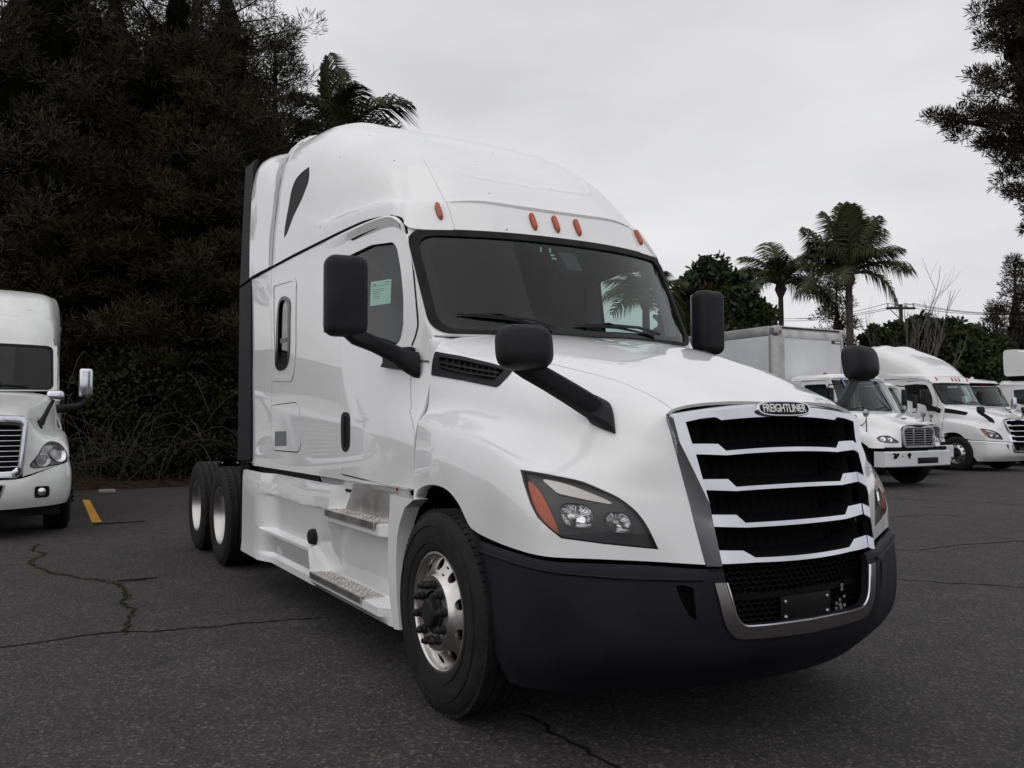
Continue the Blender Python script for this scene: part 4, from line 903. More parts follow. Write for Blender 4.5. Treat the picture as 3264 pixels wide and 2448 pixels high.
    q.tube([wc+MW @ Vector((.225*math.cos(t), .225*math.sin(t), 0)) for t in np.linspace(0, 2*math.pi, 33)], .017, 8); q.tube([wc+MW @ Vector((-.22,0,0)), wc, wc+MW @ Vector((.1,.19,0))], .016, 6); q.tube([wc, wc+MW @ Vector((.1,-.19,0))], .016, 6); q.tube([wc, wc+MW @ Vector((0,0,-.35))], .04, 8); q.build('steering_wheel', 'black_plastic', root)
    # paper sheet hanging in the door window, with its print
    A = S_cab.at(S_cab.picks([(786,608),(829,601),(827,654),(784,660)]))+np.array([0, .05, 0])
    pa = MB().prism([tuple(p) for p in A], (0, .003, 0)).build('window_sheet', 'paper', root)
    q = MB(); e1, e2 = A[1]-A[0], A[3]-A[0]
    for a, b, w_, h_ in [(.12,.12,.16,.04),(.72,.08,.2,.03),(.05,.2,.88,.015)]+[(.12+.02*(k % 2),.34+.075*k,.6-.08*(k % 3),.018) for k in range(6)]:
        p = [A[0]+e1*s_+e2*t_+np.array([0,-.002,0]) for s_, t_ in ((a,b),(a+w_,b),(a+w_,b+h_),(a,b+h_))]; q.add(p, [(0,1,2,3)])
    q.build('sheet_print', 'ink', pa)
    q = MB(); P = [hit(v, 'y', -.98) for v in ((772,575),(800,572),(826,600),(852,622),(870,618),(870,518),(772,535))]; q.prism([tuple(p) for p in P], (0, .02, 0)); q.build('window_curtain', 'matte_black', root)

def smooth_open(P, n=4): return catmull(P, n)
def text(s, size, loc, M, mat, parent, name, width=None, depth=.002):
    cu = bpy.data.curves.new(name, 'FONT'); cu.body = s; cu.size = size; cu.extrude = depth; cu.align_x = 'CENTER'; cu.align_y = 'CENTER'; cu.offset = size*.008
    o = bpy.data.objects.new(name, cu); C.objects.link(o); bpy.context.view_layer.update()
    k = width/max(1e-6, o.dimensions.x) if width else 1
    dg = bpy.context.evaluated_depsgraph_get(); me = bpy.data.meshes.new_from_object(o.evaluated_get(dg)); bpy.data.objects.remove(o); bpy.data.curves.remove(cu)
    me.name = name
    for v in me.vertices: v.co = (v.co.x*k, v.co.y, v.co.z)
    me.transform(Matrix.Translation(loc) @ M.to_4x4()); me.materials.clear(); me.materials.append(MATS[mat])
    o = bpy.data.objects.new(name, me); C.objects.link(o); o.parent = parent
    return o

hero = empty('semi_truck', (0, 0, 0))
build_hero(hero)
tag(hero, 'large white sleeper tractor unit with dark grey bumper and chrome grille, biggest truck', 'truck', 'white tractor units')

# ------------------------------------------------------------------ second tractor of the same kind: white bumper
def place(o, x, y, rz=0): o.location = (x, y, 0); o.rotation_euler = (0, 0, rz); return o
white2 = copy_tree(hero)
place(white2, -11.62, 22.4)
tag(white2, 'white sleeper tractor with white bumper parked beyond the scuffed box truck')
for o in tree_of(white2):
    b = o.name.split('.')[0]
    if b in ('bumper', 'bumper_ridge') and o.type == 'MESH': o.material_slots[0].link = 'OBJECT'; o.material_slots[0].material = MATS['white_paint']
def prune(root, names):
    dead = []
    for o in tree_of(root):
        if o.name.split('.')[0] in names or (o.parent in dead): dead.append(o)
    for o in dead[::-1]: bpy.data.objects.remove(o)
prune(white2, ('window_sheet', 'window_curtain', 'torn_sticker'))                # no hanging sheet on this one

# ------------------------------------------------------------------ older tractor: tall chrome grille with thin bars, chrome mirrors
OHOOD = [
 [(-.35,0,1.95),(-.37,-.35,1.95),(-.45,-.75,1.93),(-.47,-.97,1.85),(-.47,-1.02,1.6),(-.47,-1.06,1.42),(-.47,-1.11,1.38),(-.47,-1.13,1.2),(-.47,-1.13,1.0)],
 [(.1,0,1.85),(.1,-.35,1.845),(.1,-.66,1.82),(.1,-.85,1.72),(.1,-.93,1.52),(.1,-1.0,1.40),(.1,-1.12,1.35),(.1,-1.16,1.2),(.1,-1.16,.98)],
 [(.6,0,1.74),(.6,-.34,1.735),(.6,-.62,1.71),(.6,-.74,1.62),(.62,-.82,1.45),(.62,-.92,1.34),(.62,-1.07,1.29),(.62,-1.15,1.15),(.62,-1.15,.97)],
 [(.98,0,1.64),(.98,-.34,1.635),(.95,-.61,1.61),(.95,-.69,1.53),(.95,-.76,1.38),(.93,-.87,1.27),(.88,-1.03,1.2),(.86,-1.12,1.08),(.84,-1.13,.95)],
 [(1.1,0,1.60),(1.1,-.33,1.597),(1.08,-.62,1.575),(1.08,-.675,1.5),(1.09,-.72,1.32),(1.085,-.80,1.17),(1.06,-.91,1.07),(1.04,-.98,.99),(1.03,-.99,.92)],
 [(1.15,0,1.585),(1.14,-.33,1.58),(1.12,-.63,1.56),(1.13,-.65,1.48),(1.15,-.64,1.3),(1.165,-.63,1.15),(1.18,-.62,1.0),(1.195,-.61,.90),(1.21,-.60,.80)]]
OBUMP = [
 [(.36,-1.16,.97),(.38,-1.18,.80),(.42,-1.17,.55),(.46,-1.14,.42)], [(.80,-1.15,.96),(.82,-1.175,.80),(.83,-1.165,.55),(.82,-1.12,.42)],
 [(1.05,-1.02,.93),(1.07,-1.045,.78),(1.08,-1.03,.55),(1.05,-.98,.41)], [(1.18,-.80,.85),(1.2,-.82,.74),(1.21,-.80,.54),(1.17,-.75,.40)],
 [(1.24,-.58,.775),(1.27,-.58,.70),(1.28,-.56,.53),(1.22,-.52,.39)], [(1.28,-.3,.762),(1.31,-.3,.69),(1.31,-.3,.52),(1.25,-.28,.385)], [(1.29,0,.758),(1.32,0,.685),(1.32,0,.52),(1.26,0,.38)]]
OROOF = [
 [(-3.6,-1.165,2.81),(-3.6,-1.165,2.92),(-3.6,-1.163,3.12),(-3.6,-1.16,3.15),(-3.6,-1.14,3.48),(-3.6,-1.03,3.62),(-3.6,-.6,3.665),(-2.9,0,3.68)],
 [(-2.4,-1.13,2.80),(-2.4,-1.13,2.92),(-2.4,-1.128,3.11),(-2.4,-1.125,3.145),(-2.45,-1.10,3.47),(-2.55,-1.0,3.61),(-2.7,-.58,3.665),(-2.9,0,3.68)],
 [(-1.55,-1.07,2.80),(-1.57,-1.07,2.92),(-1.65,-1.065,3.10),(-1.7,-1.05,3.14),(-1.95,-1.03,3.45),(-2.2,-.92,3.60),(-2.5,-.54,3.662),(-2.9,0,3.68)],
 [(-.87,-.93,2.67),(-.97,-.93,2.88),(-1.13,-.92,3.08),(-1.21,-.91,3.115),(-1.58,-.88,3.45),(-1.95,-.79,3.60),(-2.4,-.46,3.66),(-2.9,0,3.68)],
 [(-.74,-.5,2.67),(-.84,-.5,2.88),(-1.02,-.5,3.10),(-1.11,-.5,3.13),(-1.48,-.48,3.46),(-1.88,-.42,3.61),(-2.35,-.25,3.66),(-2.9,0,3.68)],
 [(-.70,0,2.67),(-.80,0,2.88),(-.99,0,3.10),(-1.08,0,3.13),(-1.45,0,3.47),(-1.85,0,3.615),(-2.33,0,3.662),(-2.9,0,3.68)]]
S_oh, S_ob, S_or = Surf(OHOOD, 9, 7), Surf(OBUMP, 8, 8), Surf(OROOF, 9, 7)
DROOF = [[(x, y, (2.80 if k == 0 else z) if z < 2.9 else 2.86+(z-2.9)*.16) if x > -2.2 else (-2.15+(.25 if k > 6 else 0), y, z if z < 2.9 else 2.86+(z-2.9)*.16) for k, (x, y, z) in enumerate(c)] for c in OROOF]
for c in DROOF:
    c[0] = (c[0][0], c[0][1], min(c[0][2], 2.80)) if c[0][0] < -1 else c[0]
    for k in range(2, 8): x, y, z = c[k]; c[k] = (max(-1.9, x*.55-.35) if x > -2.1 else x, y*(1-.03*k), z)
S_dr = Surf(DROOF, 9, 7)
def build_old(root, paint='old_white', day=False):
    arch = [(-.72,.86),(-.6,1.03),(-.38,1.12),(0,1.15),(.3,1.08),(.5,.97),(.56,.86)]
    au = np.array([S_oh.near((x, -1.14, z)) for x, z in arch]); hole = np.concatenate([[(au[0][0], S_oh.lv+.3)], smooth_open(au, 4), [(au[-1][0], S_oh.lv+.3)]])
    hl = smooth_poly(S_oh.nears([(1.02,-.70,.90),(1.07,-.70,.99),(1.03,-.78,1.13),(.95,-.90,1.23),(.89,-1.02,1.23),(.87,-1.07,1.12),(.88,-1.09,.98),(.96,-1.05,.94)]), 3)
    both(S_oh.sheet(S_oh.split([], [hole, hl], step=.07)[0], .015, 0, -1)).weld('hood', paint, root, 34)
    for mir in (0, 1):
        L = empty('headlight'); L.parent = root
        put = lambda mb, n, m: (mb.mirrored() if mir else mb).build(n, m, L)
        put(S_oh.patch(hl, .01, -.04, -1, step=.05), 'lamp_housing', 'grey_metal')
        for p, r in (((1.02,-.80,1.0), .085), ((.95,-.985,1.06), .11)):
            c = S_oh.at(S_oh.near(p))[0]; n = -S_oh.nrm(S_oh.near(p))[0]; Q = Vector(n).to_track_quat('X', 'Z').to_matrix()
            q = MB().lathe([(r,.0),(r*1.05,.004),(r*1.05,-.01),(r*.9,-.03),(r*.5,-.045),(0,-.05)], 20, 'x'); q.v = [tuple(Vector(c)+Q @ Vector(v)-Vector(n)*.01) for v in q.v]; put(q, 'reflector', 'reflector')
        put(S_oh.patch(hl, 0, .001, -1, step=.05), 'clear_lens', 'lens_glass')
        q = S_oh.sheet(S_oh.split([hl+(hl-hl.mean(0))*.05], [hl], step=.05)[0], .02, .006, -1); put(q, 'lamp_seal', 'lamp_housing')
    op = round_poly([S_ob.near((1.30,-.40,.70)), S_ob.near((1.29,-.30,.46)), S_ob.near((1.31,0,.45))+np.array([.3,0]), S_ob.near((1.31,0,.70))+np.array([.3,0])], [.05,.08,0,0], 4)
    fog = round_poly([S_ob.near(p) for p in ((1.17,-.90,.66),(1.22,-.74,.66),(1.22,-.74,.53),(1.17,-.90,.53))], .035, 4)
    bo = both(S_ob.sheet(S_ob.split([], [op, fog], step=.07)[0], .03, 0, -1)).weld('bumper', paint, root, 36)
    both(S_ob.patch(fog, .01, -.03, -1)).build('fog_pocket', 'black_plastic', bo)
    fr = S_ob.sheet(S_ob.split([fog+(fog-fog.mean(0))*.12], [fog+(fog.mean(0)-fog)*.12], step=.03)[0], .03, .005, -1); both(fr).build('fog_frame', 'black_plastic', bo)
    for sg in (-1, 1): MB().lathe([(0,.03),(.05,.025),(.055,.0),(.055,-.03)], 16, 'x', c=(1.165, sg*.82, .595)).build('fog_lamp', 'reflector', bo)
    ring = S_ob.sheet(S_ob.split([op+(op-op.mean(0))*np.array([.16,.16])], [op], step=.05)[0], .03, .004, -1); both(ring).weld('bumper_trim', 'chrome_dull', bo)
    MB().grid([[(1.22-.25*y*y, y, .42), (1.24-.25*y*y, y, .74)] for y in np.linspace(-.62, .62, 9)]).build('bumper_mesh', 'mesh_black', bo)
    q = MB(); q.loft([[(1.2-.35*y*y, y, .41), (1.17-.35*y*y, y, .27), (1.1-.35*y*y, y, .27), (1.1-.35*y*y, y, .41)] for y in np.linspace(-1.05, 1.05, 13)]); q.build('air_dam', 'rubber', root)
    # grille
    G = empty('grille'); G.parent = root
    def gx(y, z): return 1.16+.06*(1.58-z)/.8+.10-.28*y*y
    def outline(wt, wb, zt, zb, r, arc=.02): return round_poly([(-wb,zb),(wb,zb),(wt,zt-arc),(0,zt),(-wt,zt-arc)], [r,r,r,.5,r], 6)
    o, i = outline(.66,.60,1.60,.77,.12), outline(.575,.525,1.475,.88,.07)
    q = MB(); n = len(o); secs = [[(gx(y,z)+d, y, z) for y, z in P] for P, d in ((o,-.06),(o,-.01),(o+(i-o)*.25,.03),(o+(i-o)*.8,.03),(i,.01),(i,-.05))]; q.loft(secs, cap=False); q.build('grille_surround', 'chrome', G, 50)
    for k in range(8):
        z = .93+.066*k; w_ = .53+.05*(z-.88)/.6
        MB().tube([(gx(y,z)+.012, y, z) for y in np.linspace(-w_, w_, 9)], .0065, 6).build('grille_bar', 'chrome', G)
    MB().grid([[(gx(y,z)-.06, y, z) for z in (.85, 1.5)] for y in np.linspace(-.6, .6, 7)]).build('radiator_core', 'matte_black', G)
    # windscreen
    def wsp(a, b): return S_ws.near(ws_pt(a, b))
    oo = round_poly([wsp(a, b) for a, b in ((-.95,.0),(.95,.0),(.945,1.0),(-.945,1.0))], .1, 5); om = round_poly([wsp(a, b) for a, b in ((-.92,.03),(.92,.03),(.915,.955),(-.915,.955))], .09, 5)
    S_ws.sheet(S_ws.split([], [oo], step=.08)[0], .02, -.004, 1).build('windscreen_surround', paint, root)
    ws = S_ws.patch(om, 0, -.002, 1, step=.1).build('windscreen', 'windshield_glass', root)
    S_ws.sheet(S_ws.split([oo], [om], step=.06)[0], .03, .006, 1).build('windscreen_seal', 'rubber', ws)
    for y0, y1 in ((-.78, -.1), (-.05, .62)): MB().tube([np.array(ws_pt(a/.97, .06+.05*t))+np.array([.03, 0, .01]) for t, a in zip((1.6, 1, 0), np.linspace(y0, y1, 3))], [.008,.012,.012], 6).build('wiper', 'gloss_black', ws)
    q = MB(); vis = round_poly([wsp(a, b) for a, b in ((-.93,.80),(.93,.80),(.93,.965),(-.93,.965))], .04, 3); S_ws.patch(vis, .02, -.03, 1, step=.1).build('sun_blind', 'matte_black', root)
    # sides
    outer = SHARED['cut']
    if day: u0 = S_cab.near((-2.12,-1.12,2.0))[0]; outer = np.concatenate([[(u0, 0)], SHARED['cut'][1:-1], [(u0, S_cab.lv)]])
    dd = resample(np.concatenate([SHARED['door'], SHARED['door'][:1]]), 70)
    res = S_cab.split([SHARED['door']], [SHARED['dwin'], ring_line(dd, .006)], outer=outer, step=.09)
    both(S_cab.sheet(res[1], .02, 0, 1)).build('cab_side', paint, root, 30)
    for mir in (0, 1):
        d = S_cab.sheet(res[0], .03, .002, 1); do = (d.mirrored() if mir else d).build('door', paint, root, 30)
        g = S_cab.patch(SHARED['dwin'], 0, -.014, 1, step=.1); (g.mirrored() if mir else g).build('door_window', 'dark_glass', do)
        h = S_cab.patch(ring_line(resample(S_cab.nears([(-1.75,-1.12,1.5),(-1.75,-1.12,1.32)]), 6), .025), .02, .012, 1); (h.mirrored() if mir else h).build('door_handle', 'black_plastic', do)
    S = S_dr if day else S_or
    ro = both(S.sheet(S.split([], [], step=.1)[0], .02, 0, 1)).weld('roof_cap', paint, root, 34)
    for y in (-.83, -.17, 0, .17, .83):
        x = -.84-.13*abs(y)**2; MB().box((x, y, 2.755), (.04, .03, .085), .012).build('marker_light', 'amber', ro)
    if not day:
        L = [(-1.12-.12*abs(y)**2+.02, y, 3.112-.02*abs(y)) for y in np.linspace(-.86, .86, 15)]; MB().tube(L, .011, 6).build('visor_line', 'matte_black', ro)
        b = MB()
        for y in (-.65, .65):
            for z in (3.19, 3.23): b.box((-1.2-.13*y*y, y, z), (.03, .025, .02))
        b.build('visor_rivet', 'hatch_grey', ro)
    xb = -2.13 if day else -4.12
    MB().bb(xb, xb+.04, -1.12, 1.12, 1.0, 2.9 if day else 3.6).build('cab_back', paint, root)
    # mirrors
    for mir in (0, 1):
        g = empty('door_mirror'); g.parent = root
        put = lambda mb, n, m, a=50: (mb.mirrored() if mir else mb).build(n, m, g, a)
        put(MB().box((-.62,-1.42,2.10), (.13,.19,.44), .045, seg=5), 'mirror_head', 'chrome'); put(MB().box((-.69,-1.42,2.10), (.01,.17,.40), .004), 'mirror_glass', 'reflector')
        put(MB().tube([(-.62,-1.42,1.89),(-.62,-1.40,1.80),(-.6,-1.3,1.74),(-.58,-1.02,1.70)], [.03,.04,.05,.07], 8), 'mirror_arm', 'black_plastic')
        h = empty('hood_mirror'); h.parent = root
        puth = lambda mb, n, m, a=50: (mb.mirrored() if mir else mb).build(n, m, h, a)
        puth(MB().box((.55,-.975,1.865), (.11,.215,.145), .05, seg=5), 'mirror_head', 'chrome')
        puth(MB().tube([(.57,-.95,1.80),(.62,-.90,1.70),(.66,-.84,1.56),(.68,-.80,1.48)], [.022,.026,.032,.05], 8), 'mirror_arm', 'black_plastic'); puth(MB().box((.68,-.79,1.46), (.16,.07,.14), .03), 'mirror_foot', 'black_plastic')
    # underside, wheels, inside
    ch = MB()
    for sg in (-1, 1): ch.bb(-7.2, 1.0, sg*.38, sg*.46, .72, .98); ch.bb(-4.0 if not day else -3.4, -.75, sg*.5, sg*1.05, .4, 1.0, .05)
    for x in (0, -5.3, -6.6): ch.tube([(x,-.85,.51),(x,.85,.51)], .09, 8)
    ch.bb(-.6, 1.0, -.45, .45, .45, 1.2); ch.bb(-.5, .9, -.86, .86, .98, 1.02); ch.bb(xb, -.45, -1.0, 1.0, .9, 1.0); ch.bb(-.46, -.42, -.86, .86, .9, 1.8)
    ch.build('chassis', 'matte_black', root)
    for sg in (-1, 1): MB().grid([[(-.04+.62*math.cos(R(a)), sg*.7, .51+.62*math.sin(R(a))), (-.04+.62*math.cos(R(a)), sg*1.1, .51+.62*math.sin(R(a)))] for a in np.linspace(-8, 200, 14)]).build('mud_guard', 'matte_black', root)
    for sg in (-1, 1):
        wheel(root, sg, 0, sg*1.17, 'front')
        for x in (-5.3, -6.6): wheel(root, sg, x, sg*1.19, 'rear')
    q = MB(); q.bb(-1.05, -.50, -.92, .92, 1.0, 1.80, .06); q.bb(-.9, -.5, -.82, .82, 1.7, 1.88, .05); q.bb(xb+.06, -1.0, -1.0, 1.0, 1.0, 1.06)
    if not day: q.bb(-2.36, -2.3, -1.08, 1.08, 1.0, 2.8)
    for sg in (-.5, .5): q.box((-1.62, sg, 1.5), (.5,.5,.16), .05); q.box((-1.9, sg, 1.9), (.15,.48,.8), .05)
    q.build('cab_interior', 'interior', root)
    MB().bb(xb+.1, -1.05, -1.0, 1.0, 2.74, 2.79).build('headliner', 'matte_black', root)
left = empty('semi_truck'); build_old(left); place(left, -9.95, -3.58)
tag(left, 'older white tractor with chrome mirrors and a thin barred grille, partly out of frame', 'truck', 'white tractor units')
daycab = empty('semi_truck'); build_old(daycab, 'white_paint', True); place(daycab, -12.9, 26.2)
tag(daycab, 'low white day cab tractor with a white roof beacon behind the white bumper tractor', 'truck', 'white tractor units')
MB().lathe([(.0,.13),(.05,.12),(.07,.06),(.075,0)], 16, 'z', c=(-1.2, -.1, 2.90)).build('roof_beacon', 'drl_white', daycab)
blue = copy_tree(left); place(blue, -13.2, 11.0); tag(blue, 'blue tractor mostly hidden behind the big white sleeper tractor')
for o in tree_of(blue):
    if o.type == 'MESH' and o.material_slots and o.material_slots[0].material and o.material_slots[0].material.name.startswith('old_white'): o.material_slots[0].link = 'OBJECT'; o.material_slots[0].material = MATS['blue_paint']

# ------------------------------------------------------------------ medium box truck
MHOOD = [
 [(-.1,0,1.72),(-.12,-.4,1.715),(-.17,-.78,1.68),(-.2,-.95,1.56),(-.2,-1.0,1.38),(-.2,-1.05,1.29),(-.2,-1.13,1.20),(-.2,-1.15,.95)],
 [(.2,0,1.66),(.2,-.38,1.655),(.2,-.68,1.61),(.2,-.82,1.5),(.2,-.9,1.37),(.2,-1.02,1.30),(.2,-1.14,1.20),(.2,-1.17,.92)],
 [(.5,0,1.57),(.5,-.37,1.565),(.5,-.62,1.52),(.5,-.74,1.43),(.5,-.83,1.31),(.5,-.97,1.25),(.5,-1.12,1.14),(.5,-1.16,.89)],
 [(.76,0,1.48),(.76,-.36,1.47),(.75,-.6,1.43),(.74,-.69,1.34),(.74,-.78,1.23),(.73,-.91,1.17),(.71,-1.06,1.07),(.71,-1.12,.88)],
 [(.89,0,1.43),(.89,-.36,1.42),(.88,-.58,1.37),(.88,-.64,1.27),(.88,-.70,1.17),(.87,-.80,1.10),(.85,-.93,1.01),(.84,-.99,.88)],
 [(.95,0,1.40),(.95,-.36,1.39),(.95,-.56,1.33),(.96,-.585,1.22),(.965,-.59,1.12),(.97,-.595,1.04),(.975,-.60,.96),(.98,-.60,.88)]]
S_mh = Surf(MHOOD, 8, 6)
def mws(s, t): return (-.18-.16*abs(s)**2.2+(-.42-.03*abs(s)**2)*t, s*(.99-.07*t), 1.70+.80*t)
S_mw = Surf([[mws(s, t) for t in (-.03,.33,.67,1.03)] for s in np.linspace(-1, 1, 9)], 6, 6)
def build_box_truck(root):
    arch = [(-.30,.84),(-.3,1.0),(-.28,1.02),(0,1.10),(.3,1.05),(.48,.95),(.56,.80)]
    au = np.array([S_mh.near((x, -1.15, z)) for x, z in arch[1:]]); hole = np.concatenate([[(-.2, S_mh.lv+.3)], smooth_open(au, 3), [(au[-1][0]+.02, S_mh.lv+.3)]])
    hl = smooth_poly(S_mh.nears([(.70,-1.05,1.08),(.72,-1.0,1.15),(.76,-.92,1.16),(.82,-.80,1.13),(.875,-.68,1.04),(.89,-.66,1.0),(.85,-.80,.985),(.74,-.98,1.0)]), 3)
    both(S_mh.sheet(S_mh.split([], [hole, hl], step=.06)[0], .015, 0, -1)).weld('hood', 'white_paint', root, 34)
    for mir in (0, 1):
        L = empty('headlight'); L.parent = root
        put = lambda mb, n, m: (mb.mirrored() if mir else mb).build(n, m, L)
        put(S_mh.patch(hl, .01, -.03, -1, step=.04), 'lamp_housing', 'hatch_grey')
        for p, r in (((.77,-.96,1.075), .062), ((.84,-.82,1.06), .055)):
            c = S_mh.at(S_mh.near(p))[0]; n = -S_mh.nrm(S_mh.near(p))[0]; Q = Vector(n).to_track_quat('X', 'Z').to_matrix(); q = MB().lathe([(r,-.005),(r*.9,-.02),(r*.5,-.03),(0,-.035)], 16, 'x'); q.v = [tuple(Vector(c)+Q @ Vector(v)) for v in q.v]; put(q, 'reflector', 'reflector')
        put(S_mh.patch(smooth_poly(S_mh.nears([(.70,-1.05,1.08),(.715,-1.02,1.13),(.74,-.99,1.06),(.73,-1.01,1.02)]), 2), .01, -.01, -1), 'amber_lens', 'amber')
        put(S_mh.patch(hl, 0, .001, -1, step=.05), 'clear_lens', 'lens_glass'); put(S_mh.sheet(S_mh.split([hl+(hl-hl.mean(0))*.06], [hl], step=.04)[0], .015, .003, -1), 'lamp_seal', 'lamp_housing')
    G = empty('grille'); G.parent = root
    o = round_poly([(-.56,.885),(.56,.885),(.585,1.26),(.45,1.37),(.2,1.365),(.14,1.335),(-.14,1.335),(-.2,1.365),(-.45,1.37),(-.585,1.26)], [.09,.09,.1,.06,.03,.03,.03,.03,.06,.1], 3); i = o.copy(); i = round_poly([(-.485,.935),(.485,.935),(.51,1.26),(.47,1.305),(-.47,1.305),(-.51,1.26)], .04, 4)
    o2, i2 = resample(o, 60, True), resample(i, 60, True)
    o2 = np.roll(o2, -int(np.argmin(((o2-[-.56,.9])**2).sum(1))), 0); i2 = np.roll(i2, -int(np.argmin(((i2-[-.48,.94])**2).sum(1))), 0)
    gx = lambda y, z: .985+.03*(1.37-z)/.5-.06*y*y
    MB().loft([[(gx(*p)+d, p[0], p[1]) for p in P] for P, d in ((o2,-.03),(o2,.012),(o2+(i2-o2)*.2,.022),(o2+(i2-o2)*.8,.022),(i2,.0),(i2,-.04))], cap=False).build('grille_surround', 'grey_metal', G, 40)
    for k in range(7): MB().box((.985, 0, .965+.052*k), (.02, 1.0, .017), .005).build('grille_bar', 'grey_metal', G)
    for y in (-.2, .2): MB().box((.99, y, 1.12), (.02, .035, .36), .005).build('grille_post', 'grey_metal', G)
    MB().bb(.90, .92, -.52, .52, .92, 1.33).build('radiator_core', 'matte_black', G)
    MB().box((.965, 0, 1.385), (.03, .22, .045), .014).build('badge', 'chrome_dull', root)
    MB().box((.62, 0, 1.545), (.05, .16, .012), .004).build('hood_latch', 'matte_black', root)
    # bumper with a slot and flaked paint
    P = [(-1.17,.30),(-1.15,.12),(-.98,.0),(-.4,-.03),(.4,-.03),(.98,.0),(1.15,.12),(1.17,.30)]
    q = MB(); q.loft([[(1.06-d, y, .47), (1.08-d, y, .49), (1.08-d, y, .79), (1.06-d, y, .81), (1.0-d, y, .81), (1.0-d, y, .47)] for y, d in P])
    bo = q.build('bumper', 'box_white', root, 30)
    MB().box((1.112, .12, .60), (.01, .72, .13), .004).build('bumper_slot', 'mesh_black', bo)
    q = MB().loft([[(1.075+.002, y, z) for y, z in round_poly([(-1.13+.07,.77),(-1.0,.785),(-.93,.76),(-.86,.78),(-.80,.75),(-.83,.70),(-.88,.715),(-.92,.66),(-.99,.65),(-1.03,.70),(-.98,.73)], .01, 2)], [(1.085+.002, y, z) for y, z in round_poly([(-1.13+.07,.77),(-1.0,.785),(-.93,.76),(-.86,.78),(-.80,.75),(-.83,.70),(-.88,.715),(-.92,.66),(-.99,.65),(-1.03,.70),(-.98,.73)], .01, 2)]]); q.build('bumper_scuff', 'crack_dark', bo)
    q = MB().loft([[(x, -.52+.05*math.cos(a)*(1+.4*math.sin(3*a)), .715+.06*math.sin(a)*(1+.3*math.cos(5*a))) for a in np.linspace(0, 2*math.pi, 15)[:-1]] for x in (1.10, 1.1145)]); q.build('bumper_scuff', 'crack_dark', bo)
    MB().lathe([(0,.01),(.012,.01),(.012,0)], 8, 'x', c=(1.095, -.74, .71)).build('bumper_bolt', 'crack_dark', bo)
    MB().bb(.3, .98, -1.0, 1.0, .82, .90).build('bumper_gap', 'matte_black', root)
    # cab
    def ws(a, b): return S_mw.near(mws(a, b))
    oo = round_poly([ws(a, b) for a, b in ((-.94,.02),(.94,.02),(.93,.96),(-.93,.96))], .1, 5); om = oo+(oo.mean(0)-oo)*.035
    S_mw.sheet(S_mw.split([], [oo], step=.08)[0], .02, 0, 1).build('windscreen_surround', 'white_paint', root)
    w_ = S_mw.patch(om, 0, -.004, 1, step=.1).build('windscreen', 'windshield_glass', root); S_mw.sheet(S_mw.split([oo], [om], step=.06)[0], .03, .006, 1).build('windscreen_seal', 'rubber', w_)
    for ys in ((-.75,-.4,-.12), (.1,.4,.72)): MB().tube([np.array(mws(a, t))+np.array([.03,0,.01]) for a, t in zip(ys, (.05,.12,.04) if ys[0] < 0 else (.06,.13,.06))], .011, 6).build('wiper', 'gloss_black', w_)
    for a0, nm in ((-.58,'strap'), (.84,'strap')):
        MB().grid([[np.array(mws(a0+dx+.07*(1-t), t))+np.array([.022,0,.012]) for dx in (-.03,.03)] for t in (.45,.7,.98)]+[[(-.72+.0,(a0+.0+dx)*.92,2.585) for dx in (-.03,.03)]]).build('strap', 'blue_paint', root)
    side = Surf([[(x, -1.06-.0*(z > 1.7)-(.02 if 1.0 < z < 1.6 else 0)+.10*max(0, z-1.75)/.8*1.0, z) for z in (.95,1.3,1.7,2.1,2.52)] for x in (-1.75,-1.2,-.7,-.22)], 6, 6)
    win = round_poly(side.nears([(-1.38,-1.05,1.70),(-1.36,-1.0,2.36),(-.72,-1.0,2.36),(-.38,-1.03,1.74),(-.5,-1.04,1.66)]), .06, 4)
    dr = round_poly(side.nears([(-1.5,-1.07,1.0),(-1.5,-1.0,2.45),(-.70,-1.0,2.45),(-.26,-1.04,1.75),(-.26,-1.07,1.0)]), .06, 3)
    edge = side.near((-.62,-1.0,2.52)); e2 = side.near((-.215,-1.05,1.68)); outer = np.array([(0,0),(side.lu,0),e2,edge,(0,side.lv)])
    res = side.split([], [win, ring_line(resample(np.concatenate([dr,dr[:1]]), 60), .006)], outer=outer, step=.08)
    both(side.sheet(res[0], .02, 0, 1)).build('cab_side', 'white_paint', root)
    both(side.patch(win, 0, -.012, 1, step=.1)).build('door_window', 'dark_glass', root)
    q = MB(); q.loft([[(x, y*s_, z) for y, z in ((-1.0,2.47),(-.96,2.55),(-.8,2.60),(0,2.625),(.8,2.60),(.96,2.55),(1.0,2.47))] for x, s_ in ((-1.76,.98),(-1.2,.985),(-.72,.97))]+[[(-.60-.04*(abs(y) > .9), y, z) for y, z in ((-.95,2.45),(-.93,2.49),(-.8,2.515),(0,2.525),(.8,2.515),(.93,2.49),(.95,2.45))]]); q.build('cab_roof', 'white_paint', root, 50)
    MB().bb(-1.77, -1.73, -1.03, 1.03, .95, 2.5).build('cab_back', 'white_paint', root)
    for y in (-.72, .72): MB().lathe([(0,.05),(.04,.045),(.055,.0)], 12, 'z', c=(-.95, y, 2.60)).build('marker_light', 'red_lens', root)
    q = MB(); q.bb(-.7, -.30, -.93, .93, 1.0, 1.70, .05); q.bb(-1.7, -.7, -.98, .98, .98, 1.04)
    for y in (-.5, .5): q.box((-1.2,y,1.4), (.45,.46,.14), .04); q.box((-1.42,y,1.75), (.13,.44,.7), .05)
    wc = Vector((-.72, .5, 1.72)); q.tube([wc+Vector((.06*math.sin(t), .2*math.cos(t), .19*math.sin(t))) for t in np.linspace(0, 2*math.pi, 21)], .014, 6)
    q.build('cab_interior', 'interior', root)
